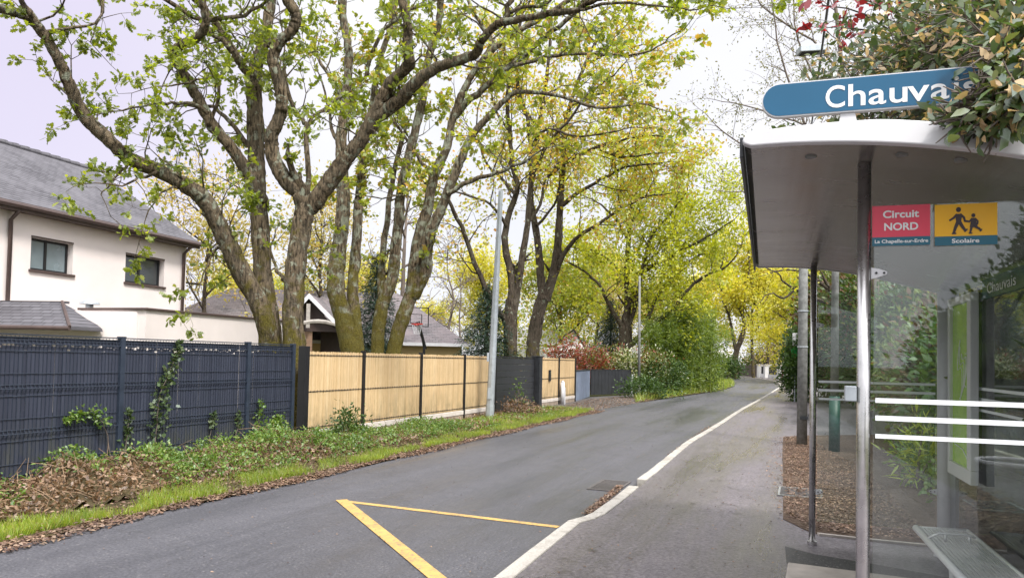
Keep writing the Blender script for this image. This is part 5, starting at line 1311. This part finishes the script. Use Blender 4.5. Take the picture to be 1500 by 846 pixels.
for i, (px, D, h, rx, k, lab) in enumerate([(1207, 37, 5.6, 1.5, 'hedge', 'tall dark shrub left of the green-based lamp post, seen through the far pane'), (1228, 34, 6.4, 1.6, 'bronze', 'tall reddish brown shrub rising behind the lamp post'), (1254, 31, 5.9, 1.6, 'hedge2', 'tall green and bronze shrub right of the lamp post'), (1284, 28, 4.9, 1.6, 'hedge', 'tall dark shrub just right of the thick steel post')]):
    shrub('tall_shrub', lab, dpx(px, D), rx, 1.3, h, LM[k], 7500, .17, clumps=170, cs=.3, stems=12, extra=[('bronze_leaves', LM['bronze'], 2600, .16, OVAL, .3)] if k != 'bronze' else [('green_leaves', LM['hedge'], 4200, .17, OVAL, .0)])
for px, py, h, lab in ((1338, 622, 1.45, 'taller yellow-green leafed plant in the hedge row behind the glass stripes'), (1347, 716, .95, 'low yellow-green leafed plant at the hedge foot behind the white rear post')):
    q = G(px, py, PZ); shrub('yellow_plant', lab, q + Vector((.1, .1, 0)), .3, .3, h, LM['aucuba'], 170, .2, NARROW, 14, .09, cat='plant', stems=5)
shrub('low_plant', 'low green creeping plants along the foot of the right hedge', R(11.5, 1.75), 3.2, .35, .5, LM['weed'], 5200, .07, clumps=120, cs=.12, cat='plant', rz=TA, stems=8)
# big leathery-leaved shrub that hangs over the shelter roof
eb = thing('overhanging_shrub', 'big leathery-leaved shrub with tan leaves hanging over the shelter roof and sign', 'shrub', R(4.6, 1.9) + Vector((.4, -.6, 0)))
eo = Vector(eb.location); st = MB(); tips = []
def limb(pts, r0, r1, sp=.16, ln=.5, bare=.3, lev=2):
    pts = [Vector(p) - eo for p in pts]; cp = crook(pts, 4, .012); m_ = len(cp)
    st.tube(cp, [r0 + (r1 - r0) * i / (m_ - 1) for i in range(m_)], 6, False)
    for i in range(int(m_ * bare), m_):
        d = (cp[i] - cp[max(0, i - 1)]); 
        if d.length < 1e-5: continue
        d.normalize()
        for c in range(max(1, int(d.length / sp) + 1)):
            sprout(st, cp[i], rdir(d, random.uniform(.5, 1.3)), ln * random.uniform(.5, 1.2), .007, 1, lev, dict(seg=.1, wig=.2, trop=.0, dens=7, rmin=.002), tips)
b0 = eo + Vector((0, 0, .05)); tp = eo + Vector((-.1, 0, 2.1))
limb([b0, eo + Vector((.05, 0, 1.1)), tp], .07, .05, bare=2)
limb([eo + Vector((.2, .2, .05)), eo + Vector((.3, .2, 1.4)), eo + Vector((.1, .3, 2.4))], .06, .045, bare=2)
for tgt in [(1400, 60, 4.3), (1360, 100, 4.5), (1465, 55, 3.6), (1300, 105, 5.0), (1255, 125, 5.4), (1400, 20, 4.6), (1480, 20, 3.6), (1345, 60, 5.0), (1480, 80, 3.3), (1480, 95, 3.6), (1235, 150, 5.6), (1500, 60, 3.8), (1375, 85, 4.5), (1515, 130, 3.2), (1450, 40, 4.0), (1320, 120, 4.9), (1460, 0, 4.6), (1500, -20, 3.8), (1420, -30, 4.8), (1370, 20, 5.4), (1270, 95, 6.0), (1290, 140, 5.2), (1350, 140, 4.6), (1480, 45, 4.4), (1440, 20, 4.2)]:
    e = P(*tgt); s = tp if random.random() < .6 else eo + Vector((.1, .3, 2.4)); mid = s.lerp(e, .5) + Vector((0, .25, .3)); limb([s, mid, e], .022, .006, .16, .30 if tgt[2] < 4 else .42, .45)
# sprays hanging in front of the sign's right end and over the fascia
for a, b, c in [((1470, 70, 3.1), (1452, 115, 2.82), (1446, 158, 2.76)), ((1475, 80, 3.0), (1462, 125, 2.76), (1440, 180, 2.70)), ((1490, 60, 2.9), (1480, 110, 2.72), (1468, 150, 2.66)), ((1460, 150, 2.9), (1425, 170, 2.80), (1395, 176, 2.80)), ((1500, 60, 2.9), (1500, 110, 2.62), (1488, 150, 2.56)), ((1462, 120, 2.9), (1435, 150, 2.74), (1425, 168, 2.78)), ((1500, 20, 2.95), (1480, 60, 2.8), (1455, 95, 2.75))]:
    limb([P(*a), P(*b), P(*c)], .008, .003, .13, .13, .1, 1)
st.build('branches', MT['twig'], eb, True, normals=False)
def proj(p):
    d = p - CAM; z = d.dot(fw); return 750 + F * d.dot(rt) / z, 423 + SHIFT * 1500 - F * d.dot(up) / z, p.y
def clear_of_sign(t):   # branches are kept pruned in front of the first letters of the name
    x, y, Y = proj(t[0] + eo); lim = 1458 if y < 160 else 1360
    return not (x < lim and y > 70 and Y < 3.45) and not (Y < 3.0 and y > 172 and x < 1425) and not (Y < 3.2 and y > 190)
tips = [t for t in tips if clear_of_sign(t)]
crown(eb, tips, LM['elae'], dict(leaves=2, size=.058, tmpl=OVAL, spread=.03, droop=-.15, tj=.9, keep=.8, upb=.7), 'foliage')
crown(eb, [t for t in tips if random.random() < .27], LM['tan'], dict(leaves=2, size=.046, tmpl=OVAL, spread=.03, droop=.1, tj=.9, upb=.2), 'tan_leaves')
# red-leaved tree twigs at the top
rp = thing('purple_plum', 'dark red-leaved twigs of a plum tree above the lamp head', 'tree', R(8.2, 2.3))
ro = Vector(rp.location); st = MB(); tips = []
for t in [(1205, 8, 5.6), (1240, 25, 5.4), (1255, -5, 5.6), (1222, 40, 5.5), (1185, -20, 5.8)]:
    e = P(*t) - ro; s = Vector((0, 0, 3.4)); pts = crook([s, s.lerp(e, .5) + Vector((0, 0, .4)), e], 5, .02); st.tube(pts, [.02 * (1 - .8 * i / (len(pts) - 1)) for i in range(len(pts))], 5, False)
    for i in range(len(pts) - 4, len(pts)): sprout(st, pts[i], rdir((pts[i] - pts[i - 1]).normalized(), .8), .22, .004, 1, 1, dict(seg=.08, wig=.2, trop=-.1, rmin=.002), tips)
st.tube([(0, 0, 0), (.05, 0, 1.8), (0, 0, 3.5)], [.09, .07, .04], 8); st.build('trunk', MT['bark3'], rp, True, normals=False)
crown(rp, tips, LM['redleaf'], dict(leaves=2, size=.085, tmpl=OVAL, spread=.03, droop=-.6, keep=.8))

# ------------------------------------------------------------------ verge: brush heap, grass, weeds, litter
def strip_pts(n, a0, a1, b0, b1): return rng.uniform(a0, a1, n), rng.uniform(b0, b1, n)
def AB(a, b, z): return np.stack([T.x * a + N.x * b, T.y * a + N.y * b, z + 0 * a], 1)
def hump(a, b):
    """ height of the brush along the blue fence """
    f = np.clip((b + 8.44) / 1.45, 0, 1); prof = np.sin(np.pi * np.clip(f * .92 + .12, 0, 1)) ** .8
    env = np.clip((13.4 - a) / 3.0, .12, 1)
    return prof * env * (.22 + .09 * np.sin(a * 2.1) + .07 * np.sin(a * 5.3 + b * 4) + .05 * np.sin(a * 9 + 1))
# soil under the brush
na, nb_ = 150, 14; aa = np.linspace(2.5, 15, na); bb = np.linspace(-8.42, -6.9, nb_)
Am, Bm = np.meshgrid(aa, bb, indexing='ij'); Z = np.maximum(.02, hump(Am, Bm) * .8 + .03 * rng.normal(size=Am.shape))
m = MB(); m.v = [tuple(p) for p in AB(Am.ravel(), Bm.ravel(), Z.ravel())]
m.f = [(i * nb_ + j, i * nb_ + j + 1, (i + 1) * nb_ + j + 1, (i + 1) * nb_ + j) for i in range(na - 1) for j in range(nb_ - 1)]
tag(m.build('brush_mound', MT['verge'], None, True), kind='structure')
def clumpy(n, a0, a1, b0, b1, k, s):
    ca, cb = strip_pts(k, a0, a1, b0, b1); i = rng.integers(0, k, n); return ca[i] + rng.normal(size=n) * s, np.clip(cb[i] + rng.normal(size=n) * s, b0 - .05, b1 + .1)
parts = []
a, b = strip_pts(17000, 3, 14.2, -8.3, -6.95); z = hump(a, b) * .85 + rng.uniform(0, .11, len(a))
tag(scatter('dead_brush', LM['dead'], None, AB(a, b, z), .048, OVAL, None, .3, 1, .55), 'heap of dead brown leaves and clippings along the foot of the blue fence', 'brush', kind='stuff')
# twigs in the heap
m = MB()
for i in range(900):
    a = random.uniform(3, 14); b = random.uniform(-8.2, -7.0); h = float(hump(np.array(a), np.array(b))) * .9; p = R(a, b, h + random.uniform(0, .08)); d = Vector((random.gauss(0, 1), random.gauss(0, 1), random.gauss(.15, .35))).normalized() * random.uniform(.1, .45)
    m.tube([p, p + d * .5 + Vector((0, 0, .02)), p + d], [.005, .004, .002], 3, False)
tag(m.build('dry_twigs', MT['straw'] if 'straw' in MT else simple('dry_twig', (.27, .18, .11), .9), None, normals=False), 'dry twigs and stalks tangled through the brown brush heap', 'twigs', kind='stuff')
a, b = clumpy(13000, 3, 14.8, -8.3, -7.0, 90, .13); z = hump(a, b) + rng.uniform(.0, .16, len(a))
tag(scatter('bramble_leaves', LM['weed'], None, AB(a, b, z), .042, OVAL, None, .6, 1, .55), 'green bramble leaves growing through the brush heap', 'brambles', kind='stuff')
a, b = clumpy(15000, 7.5, 16, -8.35, -7.0, 70, .16); z = hump(a, b) + rng.uniform(.0, .32, len(a)) ** 1.3
tag(scatter('weeds', LM['weed'], None, AB(a, b, z), .042, OVAL, None, .6, 1, .55), 'fresh green weeds at the foot of the fence corner', 'weeds', kind='stuff')
a, b = clumpy(8000, 15, 23.4, -8.35, -6.9, 110, .2); z = rng.uniform(.0, .10, len(a))
tag(scatter('dead_brush', LM['dead'], None, AB(a, b, z), .055, OVAL, None, .3, 1, .5), 'low dead brown plants before the plinth of the timber fence', 'brush', kind='stuff')
a, b = clumpy(4200, 15, 23.6, -8.0, -6.8, 50, .18); z = rng.uniform(.0, .11, len(a))
tag(scatter('weeds', LM['weed'], None, AB(a, b, z), .055, OVAL, None, .6, 1, .4), 'green weeds before the plinth of the timber fence', 'weeds', kind='stuff')
# grass blades
def grass(n, a, b, h, nm, lab):
    pos = AB(a, b, .01 + 0 * a) if lab else None
    t = rng.normal(size=(n, 3)) * .35; t[:, 2] = 1
    o = link_mesh(nm, leaf_mesh(nm, pos, t, rng.normal(size=(n, 3)), h * rng.uniform(.5, 1.3, n), BLADE), LM['grass']); return tag(o, lab, 'grass', kind='stuff')
n = 60000; a = 2.5 + 21 * rng.random(n) ** 1.25; b = -6.28 - np.abs(rng.normal(size=n)) * (.34 + .16 * np.sin(a * .83 + 1) + .1 * np.sin(a * 2.9)) - .05 * np.sin(a * 1.7) - .04 * np.sin(a * 4.1); ok = (b > -7.9) & (np.sin(a * 3.1 + 1.3 * np.sin(a * .9)) + np.sin(a * 7.7 + b * 9) * .6 + rng.normal(size=n) * .6 > -.35); a, b = a[ok], b[ok]
grass(len(a), a, b, .085, 'grass', 'bright green grass strip between the brush and the road edge')
n = 7000; a = rng.uniform(17, 24.2, n); b = rng.uniform(-8.1, -6.4, n)
grass(n, a, b, .13, 'grass', 'bright grass tufts under the timber fence')
a, b = strip_pts(5000, 2.5, 24, -7.2, -6.2)
tag(scatter('leaf_litter', LM['litter'], None, AB(a, b, rng.uniform(.012, .06, len(a))), .042, OVAL, rng.normal(size=(len(a), 3)) * [2, 2, .4], 1.5, .3), 'brown fallen leaves caught in the grass strip', 'fallen leaves', kind='stuff')
# leaf litter along the road edge, gutter, driveway, pavement and dirt
a, b = strip_pts(9000, 2.5, 24, -6.33, -6.02); b = b + .05 * np.sin(a * 1.7)
tag(scatter('leaf_litter', LM['litter'], None, AB(a, b, rng.uniform(.012, .03, len(a))), .05, OVAL, rng.normal(size=(len(a), 3)) * [2, 2, .1], 2.5, .3), 'brown fallen leaves along the left edge of the road', 'fallen leaves', kind='stuff')
def tri_scatter(poly, n, z, zt=.012):
    lo = np.array([min(p[0] for p in poly), min(p[1] for p in poly)]); hi = np.array([max(p[0] for p in poly), max(p[1] for p in poly)]); out = []
    while len(out) < n:
        p = rng.uniform(lo, hi); c = False; j = len(poly) - 1
        for i in range(len(poly)):
            if (poly[i][1] > p[1]) != (poly[j][1] > p[1]) and p[0] < (poly[j][0] - poly[i][0]) * (p[1] - poly[i][1]) / (poly[j][1] - poly[i][1]) + poly[i][0]: c = not c
            j = i
        if c: out.append((p[0], p[1], z + rng.uniform(.002, zt)))
    return np.array(out)
def flat(nm, poly, n, z, size, lab, mat='litter', zt=.012):
    p = tri_scatter(poly, n, z, zt); tag(scatter(nm, LM[mat], None, p, size, OVAL, rng.normal(size=(n, 3)) * [2, 2, .08], 2.5, .2, .45), lab, 'fallen leaves', kind='stuff')
flat('leaf_litter', [G(*p) for p in [(842, 590), (866, 584), (925, 580), (960, 586), (900, 596), (840, 607), (790, 616), (760, 622), (740, 617), (800, 601)]], 4200, .008, .055, 'reddish fallen leaves spread over the driveway mouth')
flat('leaf_litter', [G(*p) for p in [(852, 755), (905, 712), (912, 714), (905, 722), (868, 753)]], 900, .004, .035, 'brown leaves heaped in the gutter by the drain', zt=.03)
flat('leaf_litter', [G(*p) for p in [(975, 672), (1045, 624), (1050, 620), (1034, 626), (980, 664)]], 350, .004, .035, 'brown leaves in the gutter further along the kerb', zt=.02)
flat('leaf_litter', [G(*p, PZ) for p in [(1150, 640), (1176, 639), (1270, 690), (1366, 790), (1290, 788), (1190, 776), (1150, 752)]], 12000, PZ + .008, .03, 'dead leaves thickly covering the dirt strip', zt=.02)
flat('leaf_litter', [G(*p, PZ) for p in [(1130, 640), (1156, 640), (1160, 760), (1140, 760), (1120, 700)]], 420, PZ + .002, .035, 'brown leaves spilling from the dirt onto the pavement')
flat('leaf_litter', [G(*p, PZ) for p in [(1080, 620), (1140, 620), (1190, 800), (1140, 846), (800, 846), (960, 700)]], 520, PZ + .002, .024, 'scattered dark leaves on the pavement')
flat('leaf_litter', [G(*p) for p in [(0, 810), (600, 670), (900, 600), (1050, 580), (930, 690), (700, 840), (200, 846)]], 520, .003, .022, 'few scattered leaf fragments on the road')
n = 2600; a = rng.uniform(30, 58, n); 
p = tri_scatter([tuple(q)[:2] for q in vg], 9000, .012, .02); t = rng.normal(size=(9000, 3)) * .35; t[:, 2] = 1
tag(link_mesh('grass', leaf_mesh('grass', p, t, rng.normal(size=(9000, 3)), .30 * rng.uniform(.5, 1.3, 9000), BLADE), LM['grass']), 'bright grass bank at the foot of the bamboo on the bend', 'grass', kind='stuff')

# climbers on the blue fence
def climber(label, pts, n, size, spread, up0=0.0, name='ivy_plant', mat='ivy', cat='ivy'):
    q = [anchor(a_end + x, FB - .0, z) + N * .07 for x, z in pts]; root = thing(name, label, cat, (q[0].x, q[0].y, 0)); o = Vector(root.location)
    cp = crook([p - o for p in q], 5, .006); m = MB(); m.tube(cp, [.008 * (1 - .6 * i / (len(cp) - 1)) for i in range(len(cp))], 4, False); m.build('stem', MT['twig'], root, normals=False)
    k = rng.integers(int(len(cp) * up0), len(cp), n); c = np.array([tuple(p) for p in cp])[k] + rng.normal(size=(n, 3)) * np.array([spread, spread, spread]) * (1.15 - k / len(cp))[:, None]
    nd = np.array([N.x, N.y, .3])
    # keep the leaves in front of the fence
    d = (c + np.array(o))@ np.array([N.x, N.y, 0]) - FB; c = c + np.maximum(0, .05 - d)[:, None] * np.array([N.x, N.y, 0])
    scatter('foliage', LM[mat], root, c, size, LOBED if mat == 'ivy' else OVAL, rng.normal(size=(n, 3)) * .7 + nd * .4, .3, .6)
climber('tall ivy climbing almost to the top of the blue fence', [(-3.05, .25), (-3.02, .7), (-2.98, 1.05), (-2.85, 1.35), (-2.72, 1.6), (-2.68, 1.78)], 420, .055, .085)
climber('forked ivy shrublet low on the blue fence at the left', [(-5.6, .2), (-5.62, .5), (-5.6, .75), (-5.5, .85), (-5.35, .7), (-5.3, .45)], 230, .05, .07, .3)
climber('bright bramble spray on the left side of the first fence post', [(-3.75, .25), (-3.85, .6), (-4.0, .82), (-4.25, .85), (-4.4, .78)], 240, .055, .07, .35, 'bramble_spray', 'weed', 'bramble')
climber('thin ivy strand climbing the right side of the first fence post', [(-3.55, .2), (-3.5, .55), (-3.5, .85)], 130, .05, .05, .1)
climber('small round ivy tuft hanging midway along the second blue panel', [(-2.0, .2), (-1.98, .5), (-1.95, .72)], 90, .05, .055, .6)
climber('short ivy strand near the right end of the second blue panel', [(-1.45, .2), (-1.42, .5), (-1.4, .7)], 80, .05, .04, .3)
climber('taller weed with green leaves against the last fence post', [(-.95, .2), (-.92, .5), (-.88, .85)], 200, .055, .08, .0, 'weed_plant', 'weed', 'weed')
climber('leafy weed bunch before the short last blue panel', [(-.5, .1), (-.45, .35), (-.42, .55)], 330, .06, .16, .0, 'weed_plant', 'weed', 'weed')
shrub('verge_shrub', 'small dark holly-like shrub at the left end of the timber fence', R(a0 + .7, FB + .5), .32, .3, .62, LM['hedge'], 900, .055, clumps=24, cs=.09, stems=6)
shrub('verge_shrub', 'low dry brown shrub before the steel pole base', R(a0 + 9.0, FB + .9), .55, .35, .38, LM['dead'], 900, .065, clumps=30, cs=.1, stems=10)
shrub('weed_plant', 'tall thin weed standing in front of the black gate', R(gx + 1.2, FB + .35), .3, .2, .95, LM['weed'], 130, .07, OVAL, 10, .08, cat='weed', stems=6)

# ------------------------------------------------------------------ repeats share a group
GROUPS = {'oak_tree': 'oaks behind the garden fences', 'roadside_tree': 'far trees at the bend', 'conifer': 'conifers in the gardens', 'photinia_shrub': 'red shrubs above the dark gate', 'flowering_shrub': 'white-flowered shrubs by the dark gate',
          'roadside_shrub': 'shrubs along the far left verge', 'bamboo_clump': 'bamboo stand at the bend', 'dark_bush': 'dark bushes by the far road', 'blossom_bush': 'pale pink bushes at the bend', 'tall_shrub': 'tall shrubs behind the street lamp',
          'yellow_plant': 'yellow-green plants in the right hedge', 'ivy_plant': 'ivy climbing on the blue fence', 'weed_plant': 'weeds along the fences', 'verge_shrub': 'small shrubs before the timber fence', 'wooden_fence': 'timber lath fences beside the black gate', 'railed_wall': 'railed walls between the white gate posts'}
for o in list(S.objects):
    k = o.name.split('.')[0]
    if o.parent is None and 'category' in o and 'group' not in o and k in GROUPS: o['group'] = GROUPS[k]
